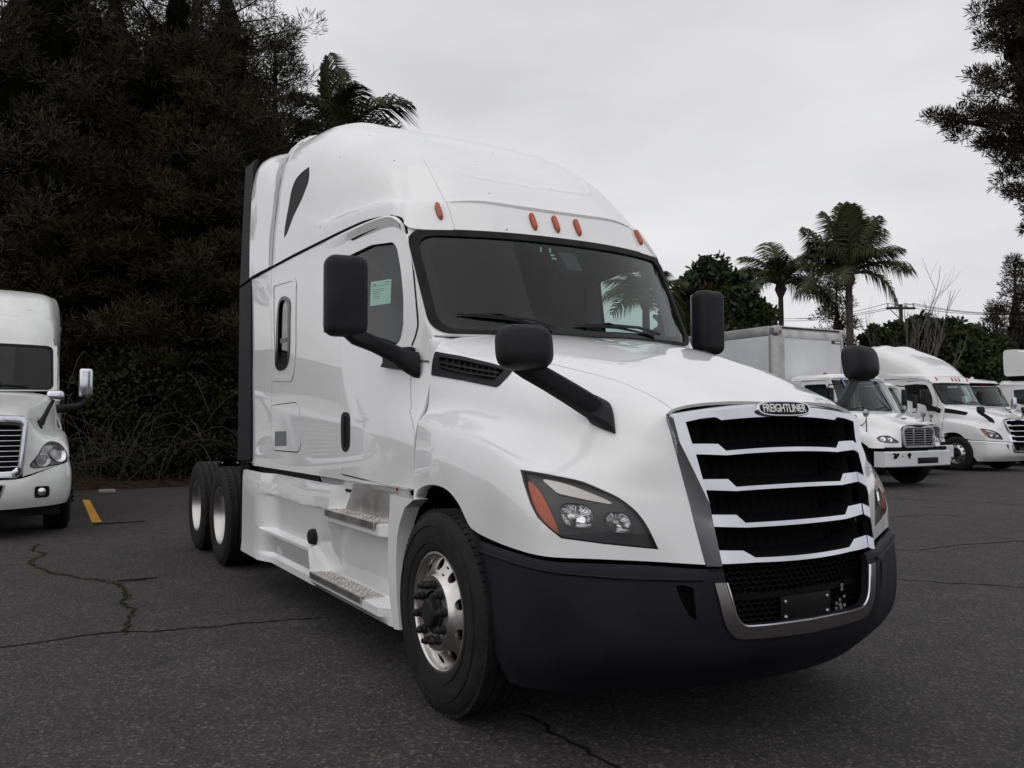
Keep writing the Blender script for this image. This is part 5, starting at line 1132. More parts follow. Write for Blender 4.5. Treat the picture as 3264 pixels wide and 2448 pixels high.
    MB().bb(-1.7, -.75, -.95, .95, 2.44, 2.47).build('headliner', 'headliner', root)
    for mir in (0, 1):
        g = empty('hood_mirror'); g.parent = root
        put = lambda mb, n, m: (mb.mirrored() if mir else mb).build(n, m, g, 60)
        P = MB().lathe([(0,.05),(.05,.045),(.085,.02),(.095,0),(.09,-.012),(0,-.012)], 20, 'x', c=(.40,-1.02,1.66)); put(P, 'mirror_head', 'grey_metal')
        put(MB().tube([(.40,-1.02,1.62),(.41,-1.02,1.3),(.43,-1.05,1.18)], .011, 6), 'mirror_post', 'matte_black'); put(MB().tube([(.40,-1.02,1.50),(.25,-.90,1.42),(.05,-.92,1.33)], .009, 6), 'mirror_stay', 'matte_black')
        h = empty('door_mirror'); h.parent = root
        puth = lambda mb, n, m: (mb.mirrored() if mir else mb).build(n, m, h, 60)
        puth(MB().box((-.30,-1.32,2.05), (.07,.17,.40), .03, seg=3), 'mirror_head', 'black_plastic'); puth(MB().tube([(-.32,-1.03,2.34),(-.3,-1.36,2.32),(-.3,-1.41,2.28),(-.3,-1.41,1.78),(-.3,-1.36,1.74),(-.30,-1.05,1.72)], .014, 6), 'mirror_frame', 'matte_black')
    # cargo box
    x0, x1, W_, z0, z1, r = -9.2, -1.92, 1.29, .98, 3.86, .24
    B = empty('cargo_box'); B.parent = root
    for sg, nm in ((-1, 'box_side'), (1, 'box_side')):
        MB().bb(x0, x1-r, sg*W_, sg*(W_-.03), z0, z1-r).build(nm, 'box_white', B)
    MB().bb(x1, x1-.03, -W_+r, W_-r, z0, z1-.25).build('box_front', 'box_white', B); MB().bb(x0, x0+.03, -W_, W_, z0, z1).build('box_rear', 'box_white', B); MB().bb(x0, x1-.05, -W_+.03, W_-.03, z1-.02, z1).build('box_roof', 'box_white', B); MB().bb(x0, x1-.05, -W_+.03, W_-.03, z0-.1, z0).build('box_floor', 'box_metal', B)
    for sg in (-1, 1):                                          # rounded corner posts, top rails, bottom rails
        MB().loft([[(x1-r+ (r+.012)*math.cos(a), sg*(W_-r+(r+.012)*math.sin(a)), z) for a in np.linspace(-.05, math.pi/2+.05, 10)]+[(x1-r, sg*(W_-r), z)] for z in (z0, z1-.2)]).build('corner_post', 'box_metal', B, 50)
        MB().bb(x0, x1-r, sg*(W_+.008), sg*(W_-.05), z1-.24, z1+.006, .03).build('top_rail', 'box_metal', B); MB().bb(x0, x1-r, sg*(W_+.008), sg*(W_-.05), z0-.1, z0+.05, .01).build('bottom_rail', 'box_metal', B)
        q = MB(); q.lathe([(0,.0)]*2, 3); q = MB()
        q.box((x1-r*.5, sg*(W_-.11), z1-.125), (r*1.12,.26,.27), .09, seg=5); q.build('corner_cap', 'grey_metal', B, 60)
        MB().box((x1+.012, sg*(W_-.12), z1-.14), (.02,.11,.04), .008).build('marker_light', 'red_lens', B)
    q = MB(); q.loft([[(x1-.255+(.268)*math.cos(a), y, z1-.262+.268*math.sin(a)) for a in np.linspace(-.12, math.pi/2, 10)]+[(x1-.255, y, z1-.262)] for y in (-W_+.16, W_-.16)]); q.build('front_rail', 'box_metal', B, 50)
    for k in range(1, 4): 
        q = MB()
        for j in range(44): q.box((x1+.001, -W_+r+k*(2*(W_-r))/4, z0+.06+j*.06), (.004,.008,.008))
        o_ = q.build('rivet_row', 'box_metal', B); o_['kind'] = 'stuff'
    for k in range(1, 6):
        q = MB()
        for j in range(44): q.box((x1-r-k*1.2, -W_-.001, z0+.06+j*.055), (.008,.004,.008))
        o_ = q.build('rivet_row', 'box_metal', B); o_['kind'] = 'stuff'
    lb = MB().box((x1+.004, W_-.42, z1-.34), (.006,.34,.08)).build('maker_label', 'ink', B)
    MB().box((x1+.009, W_-.37, z1-.335), (.004,.20,.035)).build('label_print', 'letter_white', lb); MB().box((x1+.009, W_-.37, z1-.362), (.005,.22,.012)).build('label_stripe', 'red_lens', lb)
    ch = MB()
    for sg in (-1, 1): ch.bb(-9.0, .85, sg*.38, sg*.46, .68, .90); ch.bb(-3.4, -.8, sg*.5, sg*.98, .42, .95, .05)
    ch.bb(-.5, .85, -.45, .45, .5, 1.2); ch.bb(-.2, .8, -.86, .86, .94, .98); ch.bb(-1.7, -.2, -.98, .98, .88, .97); ch.bb(-.24, -.2, -.86, .86, .9, 1.6); ch.tube([(0,-.85,.49),(0,.85,.49)], .08, 8); ch.tube([(-5.6,-.85,.49),(-5.6,.85,.49)], .1, 8)
    ch.build('chassis', 'matte_black', root)
    for sg in (-1, 1):
        wheel(root, sg, 0, sg*1.12, 'front', .51); wheel(root, sg, -5.6, sg*1.19, 'rear', .51)
boxt = empty('box_truck'); build_box_truck(boxt); place(boxt, -9.12, 14.45)
tag(boxt, 'white box truck with scuffed front bumper and blue straps over its cab', 'box truck', 'box trucks')
# a second one of the same make without a cargo box, only its bonnet and mirrors clear the first
xh = hit((2003, 906), 'y', 18.4)[0]
flat = copy_tree(boxt); place(flat, xh-.98, 18.4); tag(flat, 'white medium truck without a box squeezed between box truck and white bumper tractor', 'truck', 'medium trucks')
prune(flat, ('cargo_box', 'strap', 'bumper_scuff'))
tag(boxt, group='medium trucks')
far = copy_tree(daycab); place(far, -12.6, 30.1); tag(far, 'white day cab tractor with a tall roof fairing, cut off by the frame edge')
prune(far, ('roof_beacon',))
q = MB(); q.loft([[(x, y*k, z) for x, z in ((-2.04,3.22),(-2.06,3.6),(-2.05,4.06),(-1.98,4.13),(-1.6,4.13),(-1.15,3.85),(-.85,3.4),(-.78,3.16),(-1.3,3.14),(-1.95,3.14))] for y, k in ((-1.10,1),(-.9,1),(0,1),(.9,1),(1.10,1))]); q.build('roof_fairing', 'white_paint', far, 40)
MB().bb(-1.9, -.95, -.9, .9, 2.9, 3.16).build('fairing_mount', 'matte_black', far)
for o in tree_of(white2):
    if o.name.split('.')[0] == 'roof_window': o.material_slots[0].link = 'OBJECT'; o.material_slots[0].material = MATS['white_paint']

# ------------------------------------------------------------------ ground, markings, cracks
rng = np.random.default_rng(11); rnd = random.Random(5)
g = MB().grid([[(x, y, 0) for y in (-500, 500)] for x in (-500, 500)]); ground = g.build('ground', 'asphalt', smooth=False); tag(ground, kind='structure')
def gpt(V): return hit(V, 'z', 0)
def ribbon(pts, w, z=.004, jit=.35, step=.05):
    P = np.array([p[:2] for p in pts]); n = max(4, int(np.sum(np.linalg.norm(np.diff(P, axis=0), axis=1))/step)); Q = resample(P, n)
    off = np.cumsum(rng.normal(0, .012, n)); off -= np.linspace(off[0], off[-1], n); T = np.gradient(Q, axis=0); T /= np.linalg.norm(T, axis=1)[:, None]+1e-9; N = np.stack([-T[:, 1], T[:, 0]], 1)
    Q = Q+N*off[:, None]; a = w*(.35+rng.random(n)*1.1); b = w*(.35+rng.random(n)*1.1); a[0] = b[0] = a[-1] = b[-1] = .002
    return Q, [[(q[0]+m[0]*x, q[1]+m[1]*x, z), (q[0]-m[0]*y, q[1]-m[1]*y, z)] for q, m, x, y in zip(Q, N, a, b)]
V5 = lambda x, y: (.3873*x, 1016.5+.3873*y); V6 = lambda x, y: (1016.5+.3676*x, 1287.6+.3676*y)
branch = [V5(*p) for p in ((205,412),(165,450),(232,468),(195,515),(250,545),(370,575),(480,598),(600,608),(685,630),(697,680),(708,715),(685,745),(735,775),(715,830),(708,905))]
main_c = [V5(*p) for p in ((-150,1005),(0,980),(250,955),(500,920),(710,905),(960,890),(1200,870),(1500,845),(1790,822))]
low_c = [V6(*p) for p in ((280,700),(400,760),(510,820),(600,870),(690,910),(780,970),(900,1030))]
cracks = [(branch,.016),(main_c,.012),(low_c,.012),([V5(*p) for p in ((0,498),(90,492),(190,484))],.008),
  ([(1896,1073),(1950,1078),(1990,1079),(2050,1084)],.02),([(2048,1084),(2130,1086),(2212,1092)],.015),([(1930,1189),(1985,1188),(2080,1178),(2150,1172),(2230,1168)],.012),([(1935,1252),(2000,1256),(2100,1262),(2230,1272)],.01),([(1925,1118),(2000,1112),(2090,1115)],.010)]
moss_pts = []
for k, (px, w) in enumerate(cracks):
    Q, rows = ribbon([gpt(v) for v in px], w); MB().grid(rows).build('crack', 'crack_dark', ground, smooth=False)
    if k == 0: moss_pts += [(q, .026, .62) for q in Q]
    if k == 1: moss_pts += [(q, .016, .4) for q in Q]
    if k == 2: moss_pts += [(q, .014, .25) for q in Q]
q = MB()
for p, r, pr in moss_pts:
    cl = .5+.5*math.sin(p[0]*2.1+p[1]*3.3)
    for j in range(5):
        if rnd.random() > pr*(.35+cl): continue
        c = (p[0]+rnd.gauss(0, r*.6), p[1]+rnd.gauss(0, r*.6)); s_ = r*(.2+.5*rnd.random()); h = .004+.014*rnd.random(); a0 = rnd.random()*6
        n = 6; q.add([(c[0]+s_*math.cos(a0+2*math.pi*i/n)*(.6+.6*rnd.random()), c[1]+s_*math.sin(a0+2*math.pi*i/n)*(.6+.6*rnd.random()), .0045) for i in range(n)]+[(c[0]+rnd.gauss(0,.004), c[1]+rnd.gauss(0,.004), h)], [(i, (i+1) % n, n) for i in range(n)])
tag(q.build('moss', 'moss'), 'green moss growing along the cracks in the asphalt', 'moss', kind='stuff')
yl = [gpt(v) for v in ((178,1080),(193,1080),(220,1128),(199,1129))]
yl = MB().add([(p[0], p[1], .004) for p in yl], [(0,1,2,3)]).build('painted_line', 'yellow_paint', ground, smooth=False)
# bare soil under the trees, with a lip of leaf litter
n = 60; ys = np.linspace(-60, 12, n); edge = -17.3+.25*np.cumsum(rng.normal(0, .25, n))*.5; rows = []
for y, e in zip(ys, edge): rows.append([(e, y, .004), (e-.5, y, .06+rng.random()*.05), (e-2, y, .22+rng.random()*.12), (e-6, y, .4), (e-60, y, .6)])
soil = MB().grid(rows).build('soil', 'soil'); tag(soil, kind='structure')
def litter(name, label, cat, V, mb, mat): 
    o = mb.build(name, mat); p = gpt(V); o.location = (p[0], p[1], .002); tag(o, label, cat); return o
litter('litter', 'crumpled white scrap lying at the edge of the dark soil', 'litter', (231,1067), MB().box((0,0,.05), (.10,.34,.10), .04, seg=2), 'litter')
for V, a, l_, lab in (((258,1131),.2,.7,'dark stick lying on the asphalt near the yellow line'),((297,1254),1.3,.35,'short dark twig beside the mossy crack')):
    litter('stick', lab, 'stick', V, MB().tube([(0,-l_/2,.012),(l_*.1*math.sin(a),0,.014),(0,l_/2,.012)], [.008,.012,.006], 5), 'bark')

# ------------------------------------------------------------------ plants
def quads(C_, D, W_, L_):
    """leaf blades: base C_, direction D, side W_ (all (n,3)), length folded into D"""
    n = len(C_); P = np.stack([C_-W_*.35, C_+W_*.35, C_+D*.55+W_*.5, C_+D, C_+D*.55-W_*.5], 1).reshape(-1, 3)
    return P
def leaf_mesh(name, C_, D, W_, mat, parent):
    n = len(C_); P = np.stack([C_-W_*.25, C_+W_*.25, C_+D*.6+W_*.5, C_+D, C_+D*.6-W_*.5], 1).reshape(-1, 3)
    me = bpy.data.meshes.new(name); me.vertices.add(5*n); me.vertices.foreach_set('co', P.astype(np.float32).ravel()); me.loops.add(5*n); me.loops.foreach_set('vertex_index', np.arange(5*n, dtype=np.int32)); me.polygons.add(n)
    me.polygons.foreach_set('loop_start', np.arange(0, 5*n, 5, dtype=np.int32)); me.update(calc_edges=True); me.materials.append(MATS[mat]); me.validate()
    o = bpy.data.objects.new(name, me); C.objects.link(o)
    if parent is not None: o.parent = parent
    return o
def rdir(n): v = rng.normal(size=(n, 3)); return v/np.linalg.norm(v, axis=1)[:, None]
def blades(cent, per, spread, length, width, up=.25):
    """tufts of blades around each centre"""
    n = len(cent)*per; c = np.repeat(cent, per, 0)+rng.normal(size=(n, 3))*spread; d = rdir(n); d[:, 2] += up; d /= np.linalg.norm(d, axis=1)[:, None]
    w = np.cross(d, rdir(n)); w /= np.linalg.norm(w, axis=1)[:, None]+1e-9; L = length*(.6+.8*rng.random(n)); return c, d*L[:, None], w*(width*(.6+.8*rng.random(n)))[:, None]
def conifer(name, h, rad, mat='pine_leaf', base=.12, nb=60, clump=170, blade=(.20,.022), tip=.35, droop=.0, low=.15, boughs=(), flat=.55, size=1.0):
    """trunk, limbs, and flattened clumps of needles along the outer half of every limb"""
    t = empty(name); tr = MB(); lean = rng.normal(0, .02, 2)
    top = np.array([lean[0]*h, lean[1]*h, h]); tr.tube([(0,0,-.2), tuple(top*.35), tuple(top*.7), tuple(top)], [h*.022, h*.017, h*.010, h*.003], 8); CB, CD, CW = [], [], []
    def tuft(c, r):
        n = int(clump*(r/.6)**1.6); v = rdir(n); v[:, 2] = np.where(v[:, 2] < 0, v[:, 2]*.6, v[:, 2]); rr = (.45+.6*rng.random(n)**.7)*(1+.25*np.sin(v[:, 0]*5+c[0]*3)*np.sin(v[:, 1]*5+c[1]*2))
        P = c+v*(rr*r)[:, None]*np.array([1, 1, flat]); d = v*.75+rdir(n)*.55; d[:, 2] += .3; d /= np.linalg.norm(d, axis=1)[:, None]; w = np.cross(d, rdir(n)); w /= np.linalg.norm(w, axis=1)[:, None]+1e-9
        CB.append(P); CD.append(d*(blade[0]*(.6+.8*rng.random(n)))[:, None]); CW.append(w*(blade[1]*(.7+.6*rng.random(n)))[:, None])
    for k in range(nb+len(boughs)):
        f = base+(1-base)*(k+rng.random())/nb; f = min(f, .99); a = k*2.4+rng.normal(0, .5); prof = (1-(max(0, f-tip)/(1-tip))**1.6)*(.25+.75*min(1, (f-base)/low+.35)); L = rad*prof*(.6+.5*rng.random())+.25
        p0 = top*f; up = .02+.45*f+rng.normal(0, .12)-droop
        if k >= nb: f, a, L = boughs[k-nb]; p0 = top*f; up = .10
        d = np.array([math.cos(a), math.sin(a), up]); P = [p0+d*L*s+np.array([0, 0, .10*L*s*s-.05*L*s]) for s in (0, .35, .7, 1)]; tr.tube(P, [.012*L+.02, .009*L+.012, .006*L+.008, .004], 5, cap=False)
        m = max(2, int(L/(.62*size)+.5))
        for j in range(m):
            s = .38+.64*(j+.6*rng.random())/m if m > 1 else .9; c = p0+d*L*s+np.array([0, 0, .10*L*s*s-.05*L*s]); w_ = L*(1.1-s)*.35; side = np.array([-math.sin(a), math.cos(a), 0]); r = size*(.30+.28*rng.random())*(.8+.3*prof)
            tuft(c+side*rng.normal(0, w_)+np.array([0, 0, rng.normal(.05, .08)]), r)
            if s < .85 and rng.random() < .8: tuft(c+side*(w_+.3*size)*(1 if rng.random() < .5 else -1)+np.array([0, 0, rng.normal(0, .12)]), r*.85)
    tuft(top, .35*size); tuft(top*.97, .5*size)
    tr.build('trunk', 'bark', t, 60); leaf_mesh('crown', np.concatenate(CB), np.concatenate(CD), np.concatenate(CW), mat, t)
    core = MB(); n = 12; rows = []                              # added near-black solid, stands in for the shade inside the crown
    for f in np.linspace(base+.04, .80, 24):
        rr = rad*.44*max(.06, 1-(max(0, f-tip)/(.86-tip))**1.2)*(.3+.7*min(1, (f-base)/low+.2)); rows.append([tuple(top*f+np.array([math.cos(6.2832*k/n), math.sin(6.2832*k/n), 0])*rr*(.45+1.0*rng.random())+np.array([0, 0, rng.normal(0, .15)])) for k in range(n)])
    core.loft(rows); core.build('shade_core', 'crown_shade', t, 20); return t
right = math.atan2(_r[1], _r[0])
def bearing(Vx, dist): 
    d = ray((Vx, 914)); d = d[:2]/np.linalg.norm(d[:2]); p = CAM[:2]+d*dist; return p
def zat(Vy, Vx, dist):
    d = ray((Vx, Vy)); return CAM[2]+d[2]/np.linalg.norm(d[:2])*dist
def put(o, Vx, dist, rz=0, sc_=1): p = bearing(Vx, dist); o.location = (p[0], p[1], 0); o.rotation_euler = (0, 0, rz); o.scale = (sc_,)*3; return o
GP = 'dark pines behind the parking row'
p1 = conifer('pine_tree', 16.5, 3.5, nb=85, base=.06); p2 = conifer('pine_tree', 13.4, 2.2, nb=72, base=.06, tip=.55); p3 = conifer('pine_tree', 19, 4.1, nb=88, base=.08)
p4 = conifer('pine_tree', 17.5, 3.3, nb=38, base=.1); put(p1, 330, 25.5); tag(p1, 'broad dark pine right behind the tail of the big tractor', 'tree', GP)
put(p2, 592, 27.5); tag(p2, 'slender pine with a pointed top beside the drooping palm', 'tree', GP)
put(p3, 118, 26); tag(p3, 'tall dark pine towering over the older chrome mirror tractor', 'tree', GP)
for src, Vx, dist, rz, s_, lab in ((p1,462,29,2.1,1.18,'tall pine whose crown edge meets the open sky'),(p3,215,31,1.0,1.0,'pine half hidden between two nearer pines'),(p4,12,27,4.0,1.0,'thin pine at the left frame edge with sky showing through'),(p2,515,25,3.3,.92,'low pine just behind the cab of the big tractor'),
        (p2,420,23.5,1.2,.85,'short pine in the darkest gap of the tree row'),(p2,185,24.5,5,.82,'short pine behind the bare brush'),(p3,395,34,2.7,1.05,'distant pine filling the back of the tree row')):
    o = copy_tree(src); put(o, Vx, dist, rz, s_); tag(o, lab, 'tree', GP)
for o in list(tree_of(p4))[::-1]: bpy.data.objects.remove(o)
def mound(name, boxes, mat, n, leaf_=(.12,.09), core=True):
    """leafy mass: leaves over and inside a set of ellipsoids"""
    t = empty(name); Cs = []
    tot = sum(b[3]*b[4]+b[3]*b[5]+b[4]*b[5] for b in boxes)
    for (x, y, z, a, b, c) in boxes:
        k = int(n*(a*b+a*c+b*c)/tot); v = rdir(k); r = .62+.42*rng.random(k)**.6; lump = 1+.16*np.sin(v[:, 0]*7+x)*np.sin(v[:, 1]*6+y)+.12*np.sin(v[:, 2]*9+x*2); P = v*(r*lump)[:, None]*np.array([a, b, c])+np.array([x, y, z]); Cs.append(P[P[:, 2] > .02])
    Cc = np.concatenate(Cs); k = len(Cc); d = rdir(k); d[:, 2] += .15; w = np.cross(d, rdir(k)); w /= np.linalg.norm(w, axis=1)[:, None]+1e-9
    leaf_mesh('foliage', Cc, d*(leaf_[0]*(.6+.8*rng.random(k)))[:, None], w*(leaf_[1]*(.7+.6*rng.random(k)))[:, None], mat, t)
    st = MB()
    for (x, y, z, a, b, c) in boxes:
        for j in range(3): st.tube([(x+rng.normal(0,.1), y+rng.normal(0,.1), -.1), (x+rng.normal(0,a*.2), y+rng.normal(0,b*.2), z*.6), (x+rng.normal(0,a*.4), y+rng.normal(0,b*.4), z+c*.5)], [.07,.05,.02], 5)
    st.build('stem', 'bark', t); return t
def hedge_at(Vx, dist, ztop, halfw, depth, mat='hedge_leaf', n=9000, name='hedge', leaf_=(.14,.10)):
    p = bearing(Vx, dist); k = max(1, int(halfw/1.2)); bx = []
    for i in range(-k, k+1):
        for lv in range(max(1, int(ztop/1.6))):
            zc = min(ztop-.8, .8+lv*1.5); bx.append((rng.normal(0, .2), i*halfw/k*.8+rng.normal(0, .15), zc+rng.normal(0, .12), depth, halfw/k*.85, min(1.0, ztop*.5)))
    t = mound(name, bx, mat, n, leaf_); t.location = (p[0], p[1], 0); d = p-CAM[:2]; t.rotation_euler = (0, 0, math.atan2(d[1], d[0])); return t
tag(hedge_at(455, 23, 4.0, 1.7, 1.0, 'ivy_leaf', n=22000, leaf_=(.09,.07)), 'ivy covered hedge beside the rear wheels of the big tractor', 'hedge')
tag(hedge_at(300, 25.5, 3.0, 3.0, .9, 'pine_leaf', 12000), 'dark low undergrowth behind the bare brush', 'hedge')
tag(hedge_at(60, 25, 3.4, 3.4, .9, 'pine_leaf', 10000), 'dark undergrowth behind the older tractor', 'hedge')
tag(hedge_at(560, 27, 5.0, 2.4, 1.0, 'ivy_leaf', 12000), 'tall dark shrub hidden behind the sleeper cab', 'hedge')
# tangle of bare brush
q = MB(); 
for k in range(70):
    Vx = 130+rnd.random()*290; dist = 20.8+rnd.random()*2.4; p = bearing(Vx, dist); L = .8+rnd.random()*2.4; a = rnd.random()*6.28; h = L*(.15+.9*rnd.random()); b = rnd.gauss(0, .5)
    P = [(p[0], p[1], rnd.random()*.8), (p[0]+math.cos(a)*L*.3, p[1]+math.sin(a)*L*.3, h*.7+.3), (p[0]+math.cos(a)*L*.7+b*.2, p[1]+math.sin(a)*L*.7, h+.25), (p[0]+math.cos(a)*L+b*.4, p[1]+math.sin(a)*L, h*.75+rnd.random()*.3)]
    q.tube(catmull(np.array(P), 3), [.006+.004*rnd.random()]*10, 4, cap=False)
tag(q.build('brush', 'twig', smooth=False), 'tangle of bare grey twigs at the foot of the pines', 'brush', kind='stuff')

def frond_mesh(L, droop, n=64, leaf_=.40):
    """feather palm leaf growing along +x, arching over"""
    pts = [np.array([L*s*(1-.18*droop*s), 0, L*(.42*s-droop*.75*s*s)]) for s in np.linspace(0, 1, 14)]; m = MB(); m.tube(pts, list(np.linspace(.035, .006, 14)), 5)
    P = np.array(pts)
    for k in range(n):
        s = .14+.86*(k+.5)/n; c = np.array([np.interp(s, np.linspace(0,1,14), P[:, i]) for i in range(3)]); t = np.array([np.interp(min(1,s+.04), np.linspace(0,1,14), P[:, i]) for i in range(3)])-c; t /= np.linalg.norm(t)+1e-9
        ll = leaf_*(math.sin(math.pi*min(1, .16+.80*s))**.7)*(.85+.3*rnd.random())
        for sg in (-1, 1):
            d = t*.55+np.array([0, sg, 0])*.75+np.array([0, 0, .18+rnd.gauss(0,.12)]); d /= np.linalg.norm(d); e = c+d*ll*.55; e = e-np.array([0, 0, .10*ll]); f = e+d*ll*.30+np.array([0, 0, -.45*ll-.2*ll*rnd.random()]); w = t*.0085
            m.add([c-w, c+w, e+w, e-w, f], [(0,1,2,3),(3,2,4)])
    me_o = m.build('frond', 'palm_leaf', smooth=False, fix=False); return me_o
FR = [frond_mesh(1, .25), frond_mesh(1, .7), frond_mesh(1, 1.15)]
for o in FR: C.objects.unlink(o)
def palm(h, L, fr, lean=(0, 0), trunk=.16):
    t = empty('palm_tree'); m = MB(); P = [(lean[0]*s*s*h, lean[1]*s*s*h, h*s-.1) for s in np.linspace(0, 1, 14)]; m.tube(P, [trunk*(1.15-.25*s)+(.05 if k % 2 else 0)*trunk for k, s in enumerate(np.linspace(0, 1, 14))], 10); m.build('trunk', 'palm_bark', t, 40)
    b = MB()
    for k in range(10): a = k*2.4; b.tube([(P[-1][0], P[-1][1], h-.7), (P[-1][0]+.22*math.cos(a), P[-1][1]+.22*math.sin(a), h-.25), (P[-1][0]+.1*math.cos(a), P[-1][1]+.1*math.sin(a), h+.35)], [.09,.08,.03], 5)
    b.build('leaf_bases', 'palm_bark', t)
    for az, el, kind, l_ in fr:
        o = FR[kind].copy(); C.objects.link(o); o.parent = t; o.location = (P[-1][0], P[-1][1], h); o.rotation_euler = (rnd.gauss(0,.15), -el, az); o.scale = (L*l_,)*3
    return t
def fan(spec): return [(right+R(a), R(e), k, l_) for a, e, k, l_ in spec]
GPALM = 'feather palms around the yard'
big = [(-100,62,0,1.0),(150,58,0,1.0),(30,50,0,1.0),(80,78,0,1.05),(0,10,1,1.05),(-25,-8,2,.9),(185,5,2,.95),(205,22,1,.9),(120,20,1,.9),(60,30,1,.9),(-70,20,1,.9),(-120,10,2,.8),(170,35,0,.95),(15,36,0,.9),(-150,30,1,.9),(95,50,0,.9),(-45,45,0,.9)]
pa = palm(zat(592, 1835, 40), 3.0, fan(big+[(40,72,0,1),(140,76,0,1),(-20,30,1,.9),(200,40,1,.9)]), (.0, 0)); put(pa, 1840, 40); tag(pa, 'tall feather palm behind the box truck, the biggest palm', 'palm', GPALM)
sm = [(100,68,1,1.0),(40,20,2,1.0),(0,5,2,1.1),(-20,-5,2,1.0),(170,20,2,1.0),(190,0,2,.95),(215,12,2,.9),(130,30,1,.9),(70,40,1,.9),(-60,20,1,.9),(-110,30,1,.9),(155,45,1,.9),(25,45,1,1),(-160,10,2,.9)]
pb = palm(zat(612, 1685, 43), 3.0, fan(sm), (-.03, .03), .13); put(pb, 1692, 43); tag(pb, 'smaller drooping palm between the flowering bush and the tall palm', 'palm', GPALM)
hero_p = [(75,84,0,1.0),(105,72,0,.9),(-8,30,1,1.1),(10,18,2,1.15),(150,28,1,.9),(185,15,2,.9),(-60,40,1,.9),(-120,30,1,.9),(50,60,0,.8),(120,45,1,.8),(160,-5,2,.8)]
pc = palm(zat(300, 728, 30), 2.9, fan(hero_p)); put(pc, 726, 30); tag(pc, 'palm with one upright frond rising behind the roof of the big tractor', 'palm', GPALM)
pd = palm(zat(640, 1395, 36), 2.3, fan(sm)); put(pd, 1398, 36, .6); tag(pd, 'palm seen through the cab windows of the big tractor', 'palm', GPALM)
# flowering bush, hedges and trees on the far side of the yard
def crown_at(name, Vx, dist, spots, mat, n, leaf_, label, cat, flowers=0):
    """spots: (pixel x, pixel y, radius in pixels) of the leafy lobes"""
    p = bearing(Vx, dist); k = dist/1853*1.07; bx = []; d = p-CAM[:2]; ang = math.atan2(d[1], d[0]); rv = np.array([math.sin(ang), -math.cos(ang)])
    for x, y, r in spots:
        q_ = bearing(x, dist)-p; lat = q_ @ rv; bx.append((rng.normal(0, .3), -lat, zat(y, x, dist), r*k, r*k, r*k*.95))
    t = mound(name, bx, mat, n, leaf_); t.location = (p[0], p[1], 0); t.rotation_euler = (0, 0, ang); tag(t, label, cat)
    if flowers:
        v = rdir(flowers); b_ = [bx[i] for i in rng.integers(0, len(bx), flowers)]; c = np.array([np.array(b[:3])+vv*np.array(b[3:])*1.02 for b, vv in zip(b_, v)]); leaf_mesh('flower', c, rdir(flowers)*.14, rdir(flowers)*.14, 'flower', t)
    return t
crown_at('flowering_bush', 1545, 38, [(1540,612,48),(1500,650,45),(1580,645,50),(1530,680,60),(1600,690,45),(1470,690,40),(1640,690,34),(1560,735,70),(1480,740,60),(1640,740,50)], 'bush_leaf', 26000, (.22,.15), 'tall dark bush with red flowers left of the small palm', 'bush', 90)
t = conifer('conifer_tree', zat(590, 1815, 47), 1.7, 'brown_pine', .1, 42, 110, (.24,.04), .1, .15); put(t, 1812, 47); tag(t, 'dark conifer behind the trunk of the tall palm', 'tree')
crown_at('hedge', 2020, 48, [(1900,742,28),(1950,735,32),(2000,728,34),(2050,728,34),(2100,742,34),(2145,760,32),(1990,770,50),(2070,775,50),(2150,800,50),(1930,775,40)], 'hedge_leaf', 26000, (.24,.17), 'long green hedge behind the row of trucks', 'hedge', 40)
crown_at('shrub', 1990, 52, [(1985,700,10),(1970,715,12),(2012,712,14),(2040,716,10),(2100,722,8)], 'bush_leaf', 2500, (.26,.18), 'small round shrub tops above the long hedge', 'shrub')
for Vx, ytop, dist, rad, lab in ((2195,560,58,2.2,'dark conifer at the right frame edge above the low cabs'),(2228,600,54,2.6,'dark conifer partly outside the right frame edge'),(2165,665,62,1.2,'small distant conifer beside the long hedge'),(2110,708,66,.7,'tiny conifer tip above the long hedge')):
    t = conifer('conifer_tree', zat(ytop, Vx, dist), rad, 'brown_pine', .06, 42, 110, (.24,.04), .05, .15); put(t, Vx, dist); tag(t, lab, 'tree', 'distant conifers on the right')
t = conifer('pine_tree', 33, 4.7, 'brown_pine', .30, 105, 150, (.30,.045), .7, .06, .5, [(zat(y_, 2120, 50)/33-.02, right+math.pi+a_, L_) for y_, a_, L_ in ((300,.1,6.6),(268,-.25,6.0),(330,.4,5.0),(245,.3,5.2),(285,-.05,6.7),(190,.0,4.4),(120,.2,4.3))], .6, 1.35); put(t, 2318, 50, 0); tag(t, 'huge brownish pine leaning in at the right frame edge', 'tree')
# leafless tree
def bare(name, h, n0):
    m = MB()
    def grow(p, d, L, r, lev):
        P = [p]; q_ = p.copy(); dd = d.copy()
        for k in range(6): dd = dd+rng.normal(0, .07, 3); dd[2] += .07; dd /= np.linalg.norm(dd); q_ = q_+dd*L/6; P.append(q_.copy())
        m.tube(P, list(np.linspace(r, r*.35, 7)), 5, cap=False)
        if lev < 3:
            for k in range((4, 3, 2)[lev]):
                i = 2+k % 4; e = (P[i+1]-P[i]); e /= np.linalg.norm(e); e = e+rng.normal(0, .38, 3); e[2] = abs(e[2])*.8+.35; e /= np.linalg.norm(e); grow(P[i], e, L*(.45+.25*rng.random()), r*.5, lev+1)
    for k in range(n0):
        a = 6.28*k/n0+rng.normal(0, .3); grow(np.array([rng.normal(0,.15), rng.normal(0,.15), h*.15]), np.array([math.cos(a)*.28, math.sin(a)*.28, 1.]), h*.72*(.75+.3*rng.random()), h*.0075, 0)
    m.tube([(0,0,-.1), (0,0,h*.2)], h*.016, 6); return m
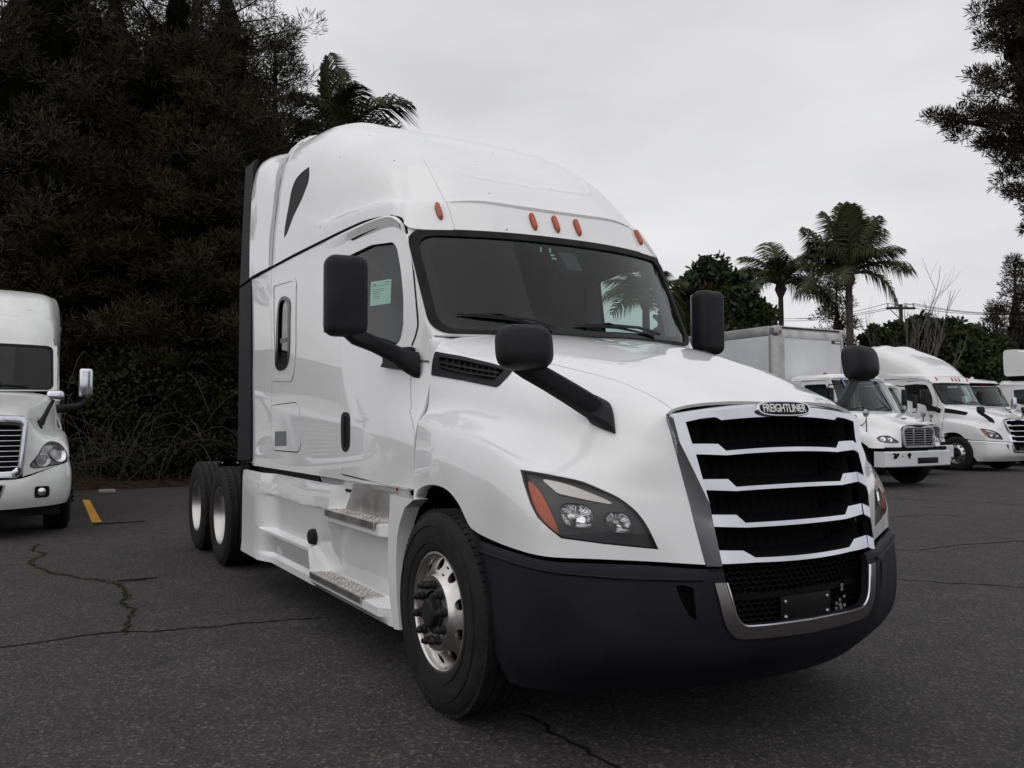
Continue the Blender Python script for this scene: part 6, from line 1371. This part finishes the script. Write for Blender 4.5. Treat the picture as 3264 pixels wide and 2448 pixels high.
t = empty('bare_tree'); bare('b', zat(650, 1980, 45), 5).build('trunk', 'bare_wood', t); put(t, 1985, 45); tag(t, 'leafless pale tree beside the utility pole', 'tree', 'leafless trees')
t2 = empty('bare_tree'); bare('b', zat(720, 1900, 47), 4).build('trunk', 'bare_wood', t2); put(t2, 1915, 47); tag(t2, 'lower leafless tree right of the tall palm trunk', 'tree', 'leafless trees')
# utility pole and its wires
pole = empty('utility_pole'); hp = zat(657, 1952, 60); pp = bearing(1952, 60); pole.location = (pp[0], pp[1], 0); d = pp-CAM[:2]; pa_ = math.atan2(d[1], d[0]); pole.rotation_euler = (0, 0, pa_+.5)
MB().tube([(0,0,-.2),(0,0,hp)], [.17,.12], 8).build('pole', 'wood_pole', pole); MB().box((0,0,hp-.25), (.14,1.9,.14), .01).build('cross_arm', 'wood_pole', pole)
q = MB().tube([(0,0,hp-1.0),(0,.75,hp-.3)], .03, 5); q.build('brace', 'wood_pole', pole)
for y in (-.85,-.35,.35,.85): MB().lathe([(0,.24),(.05,.22),(.03,.12),(.05,.1),(.03,0)], 8, 'z', c=(0, y, hp-.18)).build('insulator', 'box_metal', pole)
tag(pole, 'dark wooden utility pole with a cross arm behind the hedge', 'pole')
Mw = Matrix.Translation((pp[0], pp[1], 0)) @ Matrix.Rotation(pa_+.5, 4, 'Z')
for k, y in enumerate((-.85,-.35,.85)):
    c = Mw @ Vector((0, y, hp+.06)); pts = []
    A = np.array([*bearing(1640, 74), zat(684+6*(k == 0), 1640, 74)]); B = np.array([*bearing(2330, 66), zat(664+3*k, 2330, 66)]); cc = np.array(c)
    for P0, P1 in ((A, cc), (cc, B)): pts += [P0+(P1-P0)*s-np.array([0, 0, .5*4*s*(1-s)]) for s in np.linspace(0, 1, 10)[:-1]]
    pts.append(B); o = MB().tube(pts, .016, 4).build('power_line', 'matte_black'); tag(o, ('left thin power line on the cross arm', 'middle thin power line on the cross arm', 'right thin power line on the cross arm')[k]+' of the utility pole', 'wire', 'power lines')
for Vx, dist in ((1890, 90), (1757, 95)):
    L = empty('street_lamp'); h = zat(763, Vx, dist); MB().tube([(0,0,0),(0,0,h)], .07, 6).build('post', 'box_metal', L); MB().loft([[(s*.5, y, h+.02+z) for y, z in ((-.9,0),(-.45,.16),(0,.2),(.45,.16),(.9,0),(0,-.05))] for s in (-1, 1)]).build('lamp_head', 'box_metal', L); put(L, Vx, dist, .5); tag(L, 'distant street lamp '+('right of' if Vx > 1800 else 'left of')+' the conifer behind the tall palm', 'street lamp', 'distant street lamps')
